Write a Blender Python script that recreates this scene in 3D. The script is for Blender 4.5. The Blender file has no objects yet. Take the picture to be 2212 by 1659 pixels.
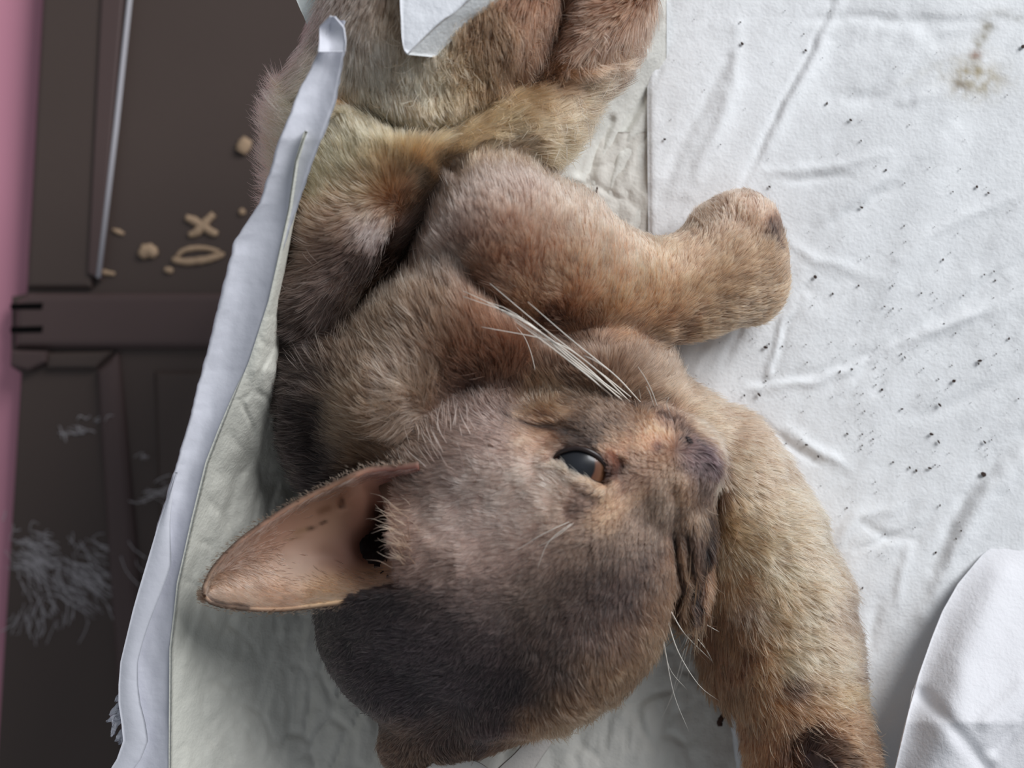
import bpy, math, random
import numpy as np
rng = np.random.default_rng(7); random.seed(7)
C = bpy.context.scene.collection
# ------------------------------------------------------------ units: 1 "px" = 0.1 mm, camera D px above z = 0
D = 2800.0; CX, CY = 1106.0, 829.5; S = 1e-4

cam_d = bpy.data.cameras.new('camera'); cam = bpy.data.objects.new('camera', cam_d); C.objects.link(cam)
cam.location = (0, 0, D*S); cam.rotation_euler = (0, 0, 0)
cam_d.sensor_width = 36; cam_d.lens = 36*D/2212; cam_d.clip_start = .001; cam_d.clip_end = 20
cam_d.dof.use_dof = True; cam_d.dof.focus_distance = (D-275)*S; cam_d.dof.aperture_fstop = 12
bpy.context.scene.camera = cam
sc = bpy.context.scene
sc.view_settings.view_transform = 'Standard'; sc.view_settings.look = 'None'
sc.view_settings.gamma = 1; sc.view_settings.use_curve_mapping = False; sc.view_settings.exposure = 0.0
sc.cycles.max_bounces = 9; sc.cycles.diffuse_bounces = 4; sc.cycles.glossy_bounces = 6
sc.cycles.transmission_bounces = 8; sc.cycles.transparent_max_bounces = 6
world = bpy.data.worlds.new('room_light'); sc.world = world; world.use_nodes = True
bg = world.node_tree.nodes['Background']; bg.inputs[0].default_value = (.80, .86, .93, 1); bg.inputs[1].default_value = .27
def area(name, loc, target, size, power, col):
    l = bpy.data.lights.new(name, 'AREA'); l.shape = 'DISK'; l.size = size; l.energy = power; l.color = col
    o = bpy.data.objects.new(name, l); C.objects.link(o); o.location = loc
    import mathutils
    o.rotation_euler = (mathutils.Vector(target)-mathutils.Vector(loc)).to_track_quat('-Z', 'Y').to_euler()
    return o
area('window_light', (.66, .60, .62), (0, 0, 0), .66, 12.0, (.97, .98, 1.0))

# ------------------------------------------------------------ maths helpers
def unproj(X, Y, z):                       # photo position and height -> centred px space (x right, y down)
    s = (D-np.asarray(z, float))/D
    return (np.asarray(X, float)-CX)*s, (np.asarray(Y, float)-CY)*s
def proj(x, y, z):
    s = D/(D-z); return CX+x*s, CY+y*s
def V(X, Y, z):                            # -> world metres
    x, y = unproj(X, Y, z)
    return np.stack([x*S, -y*S, np.broadcast_to(np.asarray(z, float), x.shape)*S], -1)
def lin(c):
    c = np.asarray(c, float)/255
    return np.where(c <= .04045, c/12.92, ((c+.055)/1.055)**2.4)
_lat = rng.random((256, 256))
def vnoise(x, y):
    xi = np.floor(x).astype(int); yi = np.floor(y).astype(int); fx = x-xi; fy = y-yi
    fx = fx*fx*(3-2*fx); fy = fy*fy*(3-2*fy)
    a = _lat[xi & 255, yi & 255]; b = _lat[(xi+1) & 255, yi & 255]; c = _lat[xi & 255, (yi+1) & 255]; d = _lat[(xi+1) & 255, (yi+1) & 255]
    return (a*(1-fx)+b*fx)*(1-fy)+(c*(1-fx)+d*fx)*fy-.5
def fbm(x, y, o=3):
    r = 0; a = 1
    for i in range(o): r = r+a*vnoise(x+17.3*i, y-9.1*i); x = x*2.03; y = y*2.03; a *= .5
    return r
_jx = rng.random((256, 256)); _jy = rng.random((256, 256))
def crease(x, y, jit=.8):                  # distance to the border between jittered cells
    xi = np.floor(x).astype(int); yi = np.floor(y).astype(int)
    f1 = np.full(x.shape, 9.); f2 = f1.copy()
    for dx in (-1, 0, 1):
        for dy in (-1, 0, 1):
            cx = xi+dx; cy = yi+dy
            d = np.hypot(cx+.5+jit*(_jx[cx & 255, cy & 255]-.5)-x, cy+.5+jit*(_jy[cx & 255, cy & 255]-.5)-y)
            f2 = np.where(d < f1, f1, np.minimum(f2, d)); f1 = np.minimum(f1, d)
    return f2-f1
def seg_dist(X, Y, pts):                   # distance to a polyline and position along it (0..1)
    best = np.full(np.shape(X), 1e9); tt = np.zeros(np.shape(X)); n = len(pts)-1
    for i in range(n):
        ax, ay = pts[i]; bx, by = pts[i+1]; vx, vy = bx-ax, by-ay
        t = np.clip(((X-ax)*vx+(Y-ay)*vy)/(vx*vx+vy*vy+1e-9), 0, 1)
        d = np.hypot(X-ax-t*vx, Y-ay-t*vy)
        tt = np.where(d < best, (i+t)/n, tt); best = np.minimum(best, d)
    return best, tt
def inpoly(X, Y, poly):
    r = np.zeros(np.shape(X), bool); n = len(poly)
    for i in range(n):
        x1, y1 = poly[i]; x2, y2 = poly[(i+1) % n]
        if y1 == y2: continue
        r ^= ((Y > y1) != (Y > y2)) & (X < (x2-x1)*(Y-y1)/(y2-y1)+x1)
    return r
def curve(pts, n):                         # smooth resampling through points
    P = np.array(pts, float); L = np.r_[0, np.cumsum(np.linalg.norm(np.diff(P, axis=0), axis=1))]
    t = np.linspace(0, L[-1], n); i = np.clip(np.searchsorted(L, t)-1, 0, len(P)-2); u = ((t-L[i])/(L[i+1]-L[i]+1e-12))[:, None]
    Pm = np.vstack([2*P[0]-P[1], P, 2*P[-1]-P[-2]]); p0, p1, p2, p3 = Pm[i], Pm[i+1], Pm[i+2], Pm[i+3]
    return .5*(2*p1+(p2-p0)*u+(2*p0-5*p1+4*p2-p3)*u*u+(3*p1-p0-3*p2+p3)*u**3)

# ------------------------------------------------------------ object helpers
def tag(o, label=None, cat=None, group=None, kind=None):
    for k, v in (('label', label), ('category', cat), ('group', group), ('kind', kind)):
        if v: o[k] = v
    return o
def empty(name, loc=(0, 0, 0)):
    o = bpy.data.objects.new(name, None); C.objects.link(o); o.location = loc; o.empty_display_size = .01; return o
def link(name, me, mat, parent=None):
    o = bpy.data.objects.new(name, me); C.objects.link(o)
    if mat: me.materials.append(mat)
    if parent is not None:
        o.parent = parent; o.location = [-c for c in parent.location] if parent.parent is None else (0, 0, 0)
    return o
def mesh(name, verts, faces, mat, parent=None, smooth=True, col=None):
    me = bpy.data.meshes.new(name); me.from_pydata(np.asarray(verts).tolist(), [], faces if isinstance(faces, list) else faces.tolist())
    if smooth: me.polygons.foreach_set('use_smooth', np.ones(len(me.polygons), bool))
    if col is not None:
        a = me.color_attributes.new('col', 'FLOAT_COLOR', 'POINT')
        a.data.foreach_set('color', np.c_[col, np.ones(len(col))].astype(np.float32).ravel())
    me.update(); return link(name, me, mat, parent)
def grid_faces(nu, nv, off=0):
    i, j = np.meshgrid(np.arange(nu-1), np.arange(nv-1), indexing='ij'); a = (i*nv+j).ravel()+off
    return np.stack([a, a+1, a+nv+1, a+nv], -1)
def sheet(name, P, mat, parent, thick=6, col=None):      # P: (nu,nv,3) world; closed thin solid
    nu, nv = P.shape[:2]; du = np.gradient(P, axis=0); dv = np.gradient(P, axis=1); n = np.cross(du, dv)
    n /= np.linalg.norm(n, axis=-1, keepdims=True)+1e-20
    if n[..., 2].mean() < 0: n = -n
    Q = P-n*thick*S; N = nu*nv
    ft = grid_faces(nu, nv); fb = grid_faces(nu, nv, N)[:, ::-1]
    b = np.r_[np.arange(nv), np.arange(1, nu)*nv+nv-1, (nu-1)*nv+np.arange(nv-2, -1, -1), np.arange(nu-2, 0, -1)*nv]
    b2 = np.roll(b, -1); sd = np.stack([b, b2, b2+N, b+N], -1)
    F = np.vstack([ft[:, ::-1], fb[:, ::-1], sd[:, ::-1]])
    if np.cross(P[1, 0]-P[0, 0], P[0, 1]-P[0, 0])[2] > 0: F = F[:, ::-1]
    c = None if col is None else np.vstack([col.reshape(-1, 3)]*2)
    return mesh(name, np.vstack([P.reshape(-1, 3), Q.reshape(-1, 3)]), F, mat, parent, True, c)
def tube(name, pts, rad, mat, parent, seg=6):            # pts world, rad metres (array or number)
    P = np.asarray(pts, float); n = len(P); r = np.broadcast_to(rad, n)
    T = np.gradient(P, axis=0); T /= np.linalg.norm(T, axis=1, keepdims=True)+1e-20
    up = np.array([0, 0, 1.]) if abs(T[0, 2]) < .9 else np.array([1., 0, 0])
    A = np.cross(T, up); A /= np.linalg.norm(A, axis=1, keepdims=True)+1e-20; B = np.cross(T, A)
    a = np.linspace(0, 2*math.pi, seg, endpoint=False)
    v = (P[:, None]+r[:, None, None]*(np.cos(a)[None, :, None]*A[:, None]+np.sin(a)[None, :, None]*B[:, None])).reshape(-1, 3)
    f = [[i*seg+k, i*seg+(k+1) % seg, (i+1)*seg+(k+1) % seg, (i+1)*seg+k] for i in range(n-1) for k in range(seg)]
    f += [list(range(seg))[::-1], [(n-1)*seg+k for k in range(seg)]]
    return mesh(name, v, f, mat, parent)

# ------------------------------------------------------------ materials
def mat(name, rgb=(200, 200, 200), rough=.6, spec=.3, attr=False, bump=None, noise=None, sss=0, trans=0, coat=0):
    m = bpy.data.materials.new(name); m.use_nodes = True; nt = m.node_tree; N = nt.nodes; L = nt.links
    b = N['Principled BSDF']; b.inputs['Roughness'].default_value = rough; b.inputs['Specular IOR Level'].default_value = spec
    b.inputs['Coat Weight'].default_value = coat; b.inputs['Coat Roughness'].default_value = .1
    col = None
    if attr:
        at = N.new('ShaderNodeAttribute'); at.attribute_name = 'col'; col = at.outputs['Color']
    else:
        v = N.new('ShaderNodeRGB'); v.outputs[0].default_value = (*lin(rgb), 1); col = v.outputs[0]
    tc = N.new('ShaderNodeTexCoord')
    if noise:
        sc_, amt = noise; t = N.new('ShaderNodeTexNoise'); t.inputs['Scale'].default_value = sc_; t.inputs['Detail'].default_value = 6
        L.new(tc.outputs['Object'], t.inputs['Vector'])
        mr = N.new('ShaderNodeMapRange'); mr.inputs[3].default_value = 1-amt; mr.inputs[4].default_value = 1+amt; L.new(t.outputs[0], mr.inputs[0])
        vm = N.new('ShaderNodeVectorMath'); vm.operation = 'SCALE'; L.new(col, vm.inputs[0]); L.new(mr.outputs[0], vm.inputs['Scale']); col = vm.outputs[0]
    L.new(col, b.inputs['Base Color'])
    if bump:
        prev = None
        for (sc_, st, dist, det) in bump:
            t = N.new('ShaderNodeTexNoise'); t.inputs['Scale'].default_value = sc_; t.inputs['Detail'].default_value = det
            L.new(tc.outputs['Object'], t.inputs['Vector'])
            bp = N.new('ShaderNodeBump'); bp.inputs['Strength'].default_value = st; bp.inputs['Distance'].default_value = dist
            L.new(t.outputs[0], bp.inputs['Height'])
            if prev: L.new(prev, bp.inputs['Normal'])
            prev = bp.outputs[0]
        L.new(prev, b.inputs['Normal'])
    if sss: b.inputs['Subsurface Weight'].default_value = sss; b.inputs['Subsurface Radius'].default_value = (.002, .001, .0006); b.inputs['Subsurface Scale'].default_value = .6
    if trans:
        tr = N.new('ShaderNodeBsdfTranslucent'); L.new(col, tr.inputs[0]); mx = N.new('ShaderNodeMixShader'); mx.inputs[0].default_value = trans
        L.new(b.outputs[0], mx.inputs[1]); L.new(tr.outputs[0], mx.inputs[2]); L.new(mx.outputs[0], N['Material Output'].inputs[0])
    return m
M_pink = mat('pink_plastic', (218, 150, 170), .35, .4, noise=(8, .06))
M_tray = mat('brown_plastic', (80, 68, 63), .42, .35, noise=(30, .06), bump=[(900, .15, .0003, 3)])
M_bar = mat('brown_plastic_rail', (86, 70, 68), .4, .4, noise=(30, .05))
M_lip_glint = mat('painted_lip_highlight', (190, 188, 194), .25, .6)  # pale tone paints the highlight on the brown ridge edge
M_slot = mat('black_slot', (8, 6, 6), .8, .1)
M_backing = mat('white_plastic_backing', (226, 227, 236), .5, .3, noise=(60, .02), bump=[(700, .25, .0003, 4), (90, .25, .0015, 2)], trans=.06)
M_quilt = mat('quilted_pad_face', attr=True, rough=.8, spec=.15, bump=[(1400, .35, .0003, 5), (350, .3, .0006, 3)])
M_white = mat('embossed_white_pad', attr=True, rough=.75, spec=.2, bump=[(1500, .4, .0003, 5), (420, .28, .0006, 3)])
M_skin = mat('cat_skin', attr=True, rough=.6, spec=.25, sss=.15)
M_noseskin = mat('cat_nose_leather', (66, 52, 54), .5, .3, bump=[(2500, .6, .0002, 2)])
M_lid = mat('dark_eyelid', (46, 34, 32), .35, .5)
M_pawpad = mat('paw_pad_skin', (50, 36, 36), .5, .3, bump=[(2500, .5, .0002, 2)])
M_whisk = mat('whisker_hair', (232, 226, 216), .35, .5)
M_chip = mat('dark_debris', (62, 50, 46), .8, .2)
M_crumb = mat('dry_food_crumb', (176, 150, 124), .8, .2, noise=(400, .2))
M_twig = mat('dark_twig', (70, 48, 40), .7, .2)
M_cast = mat('white_scuff', (220, 214, 216), .7, .2)

# ------------------------------------------------------------ setting: pink floor panel
def slab(name, poly, z0, z1, m, parent=None, bev=10):    # polygon (photo px at height z1) down to z0, bevelled top edge
    P = np.array(poly, float)
    if np.sum(P[:, 0]*np.roll(P[:, 1], -1)-np.roll(P[:, 0], -1)*P[:, 1]) > 0: P = P[::-1]
    x, y = unproj(P[:, 0], P[:, 1], z1); W = np.stack([x, y], -1); n = len(W)
    e = np.roll(W, -1, 0)-W; e /= np.linalg.norm(e, axis=1, keepdims=True)+1e-9; nr = np.stack([e[:, 1], -e[:, 0]], -1)
    m1 = (nr+np.roll(nr, 1, 0)); m1 /= (np.sum(m1*nr, 1)[:, None]+1e-6)
    rings = [(W, z0)]
    for a in (0, .3, .7, 1): rings.append((W-m1*bev*(1-math.cos(a*math.pi/2))*-1*-1 if False else W+m1*bev*(1-math.cos(a*math.pi/2))*sg(W, m1), z1-bev+bev*math.sin(a*math.pi/2)))
    v = []
    for (R, z) in rings: v += [(r[0]*S, -r[1]*S, z*S) for r in R]
    f = [[k*n+i, k*n+(i+1) % n, (k+1)*n+(i+1) % n, (k+1)*n+i] for k in range(len(rings)-1) for i in range(n)]
    f += [[(len(rings)-1)*n+i for i in range(n)], list(range(n))[::-1]]
    return mesh(name, v, f, m, parent, False)
def sg(W, m1):
    def ar(Q): return abs(np.sum(Q[:, 0]*np.roll(Q[:, 1], -1)-np.roll(Q[:, 0], -1)*Q[:, 1]))
    return 1 if ar(W+m1) < ar(W) else -1
fl = slab('floor', [(-900, -900), (900, -900), (900, 2600), (-900, 2600)], -900, -860, M_pink, None, 2); fl['kind'] = 'structure'

# ------------------------------------------------------------ brown tray beside the bed
ZT = -760
tray = tag(empty('plastic_tray', tuple(V(300, 800, ZT-60))), 'brown plastic cage tray with crumbs and scuffs at left beside the pink floor', 'tray')
slab('tray_floor', [(108, -300), (56, 634), (24, 640), (22, 792), (44, 806), (-30, 2000), (1500, 2000), (1500, -300)], ZT-60, ZT-22, M_tray, tray, 8)
slab('side_strip', [(106, -300), (58, 560), (56, 622), (196, 622), (206, 560), (262, -300)], ZT-40, ZT, M_tray, tray, 14)
slab('cross_rail', [(50, 640), (30, 650), (28, 752), (1300, 752), (1300, 632), (60, 632)], ZT-40, ZT+8, M_bar, tray, 22)
o = slab('ridge', [(232, -300), (188, 590), (214, 604), (290, -300)], ZT-22, ZT+10, M_bar, tray, 6)
tube('ridge_edge', np.array([V(312, -300, ZT+4), V(282, -20, ZT+4), V(250, 280, ZT+4), V(212, 600, ZT+4)]), 7*S, M_lip_glint, tray)  # bead drawn pale to carry the painted highlight
slab('slot', [(22, 656), (92, 654), (90, 668), (22, 668)], ZT+2, ZT+11, M_slot, tray, 2)
slab('slot', [(22, 706), (92, 704), (90, 718), (22, 719)], ZT+2, ZT+11, M_slot, tray, 2)
slab('latch_tab', [(22, 756), (100, 758), (98, 782), (60, 800), (20, 790)], ZT-40, ZT+14, M_bar, tray, 10)
slab('frame_edge', [(98, 762), (246, 758), (206, 796), (98, 796)], ZT-40, ZT+2, M_tray, tray, 12)
slab('frame_edge', [(252, 758), (204, 800), (262, 1700), (330, 1700), (292, 1200)], ZT-40, ZT+6, M_bar, tray, 26)
slab('sunken_panel', [(330, 800), (360, 1700), (1200, 1700), (1200, 800)], ZT-30, ZT-6, M_tray, tray, 20)
def chunk(name, pts, r, h, z, m, label=None, cat=None, group=None, parent=None):
    P = curve([(*p, 0) for p in pts], 4+3*len(pts)); X = P[:, 0]; Y = P[:, 1]; n = len(X)
    W = V(X, Y, z); W[:, 2] += r*h*S*.6
    rr = r*S*(.55+.45*np.sin(np.linspace(.25, 2.9, n)))*(1+.3*(rng.random(n)-.5))
    o = tube(name, W, rr, m, parent, 8); me = o.data
    c = np.array([v.co for v in me.vertices]); z0 = z*S; c[:, 2] = z0+(c[:, 2]-z0)*h; c += (rng.random(c.shape)-.5)*r*S*.12
    me.vertices.foreach_set('co', c.ravel().astype(np.float32)); me.update()
    if parent is None: tag(o, label, cat, group)
    return o
ZC = ZT-20
for pts, r, lab in [
    ([(520, 330), (536, 300)], 16, 'pale triangular crumb alone on the brown tray above the other crumbs'),
    ([(402, 470), (425, 480), (455, 500), (470, 506)], 9, 'pale curved crumb crossing another on the brown tray'),
    ([(462, 462), (445, 480), (425, 502), (408, 508)], 9, 'pale stick crumb lying over the curved one on the brown tray'),
    ([(305, 556), (320, 540), (338, 552)], 14, 'lumpy tan crumb between the corner and the ring of shavings'),
    ([(372, 560), (400, 566), (440, 562), (476, 552), (480, 545)], 8, 'long curved tan shaving near the pad rim on the tray'),
    ([(380, 556), (400, 540), (440, 536), (475, 544)], 6, 'thin arched tan shaving above the long curved one'),
    ([(206, 566), (212, 585), (248, 592)], 6, 'small tan L-shaped crumb in the tray corner'),
    ([(244, 496), (268, 506)], 5, 'tiny flat pale flake near the light tray edge'),
    ([(356, 582), (374, 586)], 7, 'small tan grain below the lumpy crumb'),
    ([(520, 452), (526, 464)], 7, 'small pale crumb half behind the pad rim')]:
    chunk('food_crumb', pts, r*1.35, .6, ZC, M_crumb, lab, 'crumb', 'dry crumbs on the brown tray')
# scuffs of stuck lint on the lower tray
V_, F_ = [], []
def lint(cx, cy, n, spread, ang, ln):
    for _ in range(n):
        X = cx+rng.normal()*spread[0]; Y = cy+rng.normal()*spread[1]; a = ang+rng.normal()*.35; l = ln*(.4+rng.random()); w = .5+rng.random()*.7
        c = curve([(X, Y, 0), (X+l*.5*math.cos(a)+rng.normal()*5, Y+l*.5*math.sin(a)+rng.normal()*4, 0), (X+l*math.cos(a), Y+l*math.sin(a), 0)], 6)
        zz = ZT-19 if X < 205+(Y-800)*.09 else ZT+8
        A = V(c[:, 0], c[:, 1], zz); B = V(c[:, 0]-w*math.sin(a), c[:, 1]+w*math.cos(a), zz+1.5); Cc = V(c[:, 0]+w*math.sin(a), c[:, 1]-w*math.cos(a), zz)
        o_ = len(V_)
        for k in range(6): V_.extend([A[k], B[k], Cc[k]])
        for k in range(5):
            i0 = o_+3*k
            F_.extend([[i0, i0+1, i0+4, i0+3], [i0+1, i0+2, i0+5, i0+4], [i0+2, i0, i0+3, i0+5]])
lint(60, 1195, 90, (22, 22), .4, 40); lint(150, 1240, 100, (45, 35), .7, 60); lint(100, 1320, 30, (40, 20), 1.8, 40)
lint(150, 925, 14, (16, 5), .5, 26); lint(330, 1060, 16, (22, 16), 0, 40); lint(100, 1150, 12, (50, 20), 2.4, 26); lint(200, 910, 6, (20, 4), -.3, 26); lint(310, 990, 6, (8, 6), -.7, 14)
print('lint', len(V_))
tag(mesh('lint', V_, F_, M_cast), 'wispy white lint and scratches stuck to the lower brown tray', 'lint', None, 'stuff')

# ------------------------------------------------------------ pad A: raised rim band + quilted face
Yk = [-300, 0, 60, 110, 190, 300, 440, 520, 620, 790, 930, 1030, 1130, 1280, 1430, 1480, 1520, 1560, 1600, 1640, 1659, 2000]
outer = [760, 735, 706, 690, 648, 603, 560, 506, 480, 438, 402, 372, 341, 302, 266, 262, 262, 268, 272, 258, 246, 190]
inner_y = [-300, 60, 110, 220, 290, 350, 450, 540, 650, 780, 930, 1000, 1120, 1260, 1400, 1659, 2000]
inner_x = [790, 742, 745, 726, 700, 676, 642, 612, 582, 540, 478, 450, 420, 388, 372, 370, 372]
top_in = [790, 742, 745, 726, 700, 676, 642, 612, 582, 540, 478, 450, 420, 388, 372, 370, 372]
def XO(y): return np.interp(y, Yk, outer)
def XI(y): return np.interp(y, inner_y, inner_x)
def ZR(y): return np.interp(y, [-300, 0, 300, 480, 800, 1300, 1700], [540, 540, 520, 460, 390, 340, 300])
padA = tag(empty('absorbent_pad', tuple(V(900, 1000, 0))), 'quilted grey-white absorbent pad with raised border at left, under the kitten', 'pad')
# border band: outer skirt, outer edge, band, inner edge roll
ys = np.linspace(44, 1900, 420); nb = 26
X = np.zeros((len(ys), nb)); Z = np.zeros_like(X); Yg = np.repeat(ys[:, None], nb, 1)
jag = 2.5*fbm(ys/22, ys*0+3, 3)+np.where(ys > 1400, 4*fbm(ys/7, ys*0+9, 2), 0)
nb = 26
for k in range(nb):
    if k < 6:                                # skirt rising from the tray on the outer side
        t = k/5; sk = np.clip((ys-470)/90, .03, 1); Z[:, k] = ZR(ys)-10-(ZR(ys)+640)*(1-t)*sk; X[:, k] = XO(ys)+jag+(1-t)*60+14
        X[:, k] = XO(ys)+jag+4+(1-t)*26
    elif k < 9:
        t = (k-6)/2; X[:, k] = XO(ys)+jag+[4, 0, 3][k-6]; Z[:, k] = ZR(ys)+[-8, 2, 7][k-6]
    else:
        t = (k-8)/(nb-9); w = XI(ys)-XO(ys)
        X[:, k] = XO(ys)+jag*(1-t)+3+t*(w-3)+(t > .95)*2*fbm(ys/16, ys*0+5, 2)
        Z[:, k] = ZR(ys)+7-14*np.sin(t*math.pi)+4*fbm(ys/90, t*2+ys*0)-(t > .97)*3
# the thinner flat outer ply that shows below y 1150
sheet('plastic_border', V(X, Yg, Z), M_backing, padA, 4)
ys2 = np.linspace(1020, 1900, 160); t2 = np.linspace(0, 1, 10)
X2 = XO(ys2)[:, None]-6+(46+8*np.sin(ys2/60))[:, None]*t2[None]*np.clip((ys2-1020)/200, 0, 1)[:, None]+(1-np.clip((ys2-1020)/300, 0, 1))[:, None]*12
sheet('border_ply', V(X2, np.repeat(ys2[:, None], 10, 1), ZR(ys2)[:, None]+14+4*np.sin(t2*3.1)[None]), M_backing, padA, 2.5)
# curled tip of the border at the top
yt = np.linspace(36, 112, 24); tt = np.linspace(0, 1, 12)
XL = np.interp(yt, [36, 60, 90, 112], [716, 690, 690, 688]); XR = np.interp(yt, [36, 60, 90, 112], [722, 742, 746, 745])
sheet('border_curl', V(XL[:, None]+(XR-XL)[:, None]*tt[None], np.repeat(yt[:, None], 12, 1), 546+26*np.abs(tt-.4)[None]**1.2+0*yt[:, None]+14*np.sin(yt/14)[:, None]*(1-tt)[None]), M_backing, padA, 3)
# little torn tufts of the border at bottom-left
for (x0, y0, x1, y1) in [(268, 1500, 248, 1516), (266, 1512, 236, 1545), (262, 1530, 230, 1560), (266, 1550, 240, 1592), (268, 1570, 250, 1602), (262, 1540, 244, 1580), (270, 1600, 256, 1606), (266, 1500, 258, 1490)]:
    c = curve([(x0+12, y0, 300), ((x0+x1)/2, (y0+y1)/2+rng.normal()*5, 308), (x1, y1, 300)], 8)
    w = np.array([11, 12, 10, 9, 7, 6, 4, 1.])*(.7+.5*rng.random()); t3 = np.linspace(-1, 1, 4)
    nx, ny = -(y1-y0), (x1-x0); l = math.hypot(nx, ny)
    sheet('torn_edge', V(c[:, 0][:, None]+w[:, None]*t3*nx/l, c[:, 1][:, None]+w[:, None]*t3*ny/l, c[:, 2][:, None]+4*rng.normal(size=(8, 4))), M_backing, padA, 2)
# quilted face: from inside edge down the wall and across the floor
ys = np.linspace(285, 1900, 330); uw = np.linspace(0, 1, 60)
foot = np.interp(ys, [285, 350, 450, 540, 650, 780, 900, 1000, 1100, 1300, 1450, 1659, 2000], [670, 664, 657, 642, 624, 640, 690, 720, 740, 720, 710, 700, 700])
top = np.interp(ys, [285, 292, 350, 450, 540, 650, 780, 930, 1000, 1120, 1260, 1400, 1659, 2000], [664, 660, 640, 625, 605, 580, 538, 476, 449, 419, 387, 371, 369, 371])
u = uw[None, :]; zt = (ZR(ys)+4)[:, None]
Xw = top[:, None]+(foot-top)[:, None]*u; _a = np.clip((1020-ys)/220, 0, 1)[:, None]; Zw = (zt-20)*((1-u**2.4)*_a+(1-u)**1.6*(1-_a))+26
uf = np.linspace(0, 1, 190)[1:][None, :]; Xf = foot[:, None]+(2150-foot[:, None])*uf; Zf = 26+0*Xf
Xa = np.hstack([Xw, Xf]); Za = np.hstack([Zw, Zf]); Ya = np.repeat(ys[:, None], Xa.shape[1], 1)
def quilt(X, Y, d=1.):
    u = (X+.25*Y)/58+.9*fbm(X/160, Y/160, 2); v = (Y-.75*X)/120+.9*fbm(X/160+9, Y/160, 2)
    c = crease(u, v, .95); fade = np.clip(fbm(X/120+3, Y/120, 2)*1.6+.75, .15, 1)
    return -9*d*fade*np.exp(-(c/.16)**2)+15*d*fbm((X+.3*Y)/36, (Y-.3*X)/120, 3)+3*d*fbm(X/14, Y/22, 2)
Za = Za+quilt(Xa, Ya, 1.)*np.clip((Xa-top[:, None])/30, 0.05, 1)
Ya2 = Ya; 
qc = np.zeros(Xa.shape+(3,)); qc[:] = lin((214, 214, 204)); k = np.clip((Xa-top[:, None])/300, 0, 1)[..., None]; qc = qc*(1-k*.4)+lin((214, 208, 206))*k*.4
sheet('quilted_face', V(Xa, Ya2, Za), M_quilt, padA, 5, qc)
# upper part of the pad behind the belly
gx = np.linspace(1100, 1440, 120); gy = np.linspace(-260, 700, 200); GX, GY = np.meshgrid(gx, gy)
dd, _ = seg_dist(GX, GY, [(1440, 40), (1390, 110), (1300, 200), (1240, 280), (1200, 370), (1190, 450)])
GZ = 24+60*np.exp(-(dd/45)**2)*np.clip((560-GY)/250, 0, 1)
for pl, w, dp in [([(1320, 260), (1290, 330), (1268, 400)], 9, 12), ([(1400, 200), (1350, 280), (1325, 330), (1300, 420)], 9, 14), ([(1220, 390), (1290, 412), (1300, 418)], 5, 12), ([(1300, 220), (1270, 300), (1250, 370)], 10, 9), ([(1400, 290), (1345, 320)], 9, 8), ([(1300, 360), (1288, 420), (1270, 455)], 5, 8)]:
    d_, _ = seg_dist(GX, GY, pl); GZ = GZ-dp*np.exp(-(d_/w)**2)
GZ = GZ+7*fbm(GX/110, GY/150, 2)+2*fbm(GX/30, GY/30, 2)
c_ = np.zeros(GX.shape+(3,)); c_[:] = lin((222, 222, 216))
sheet('upper_sheet', V(GX, GY, GZ), M_quilt, padA, 5, c_)

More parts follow.
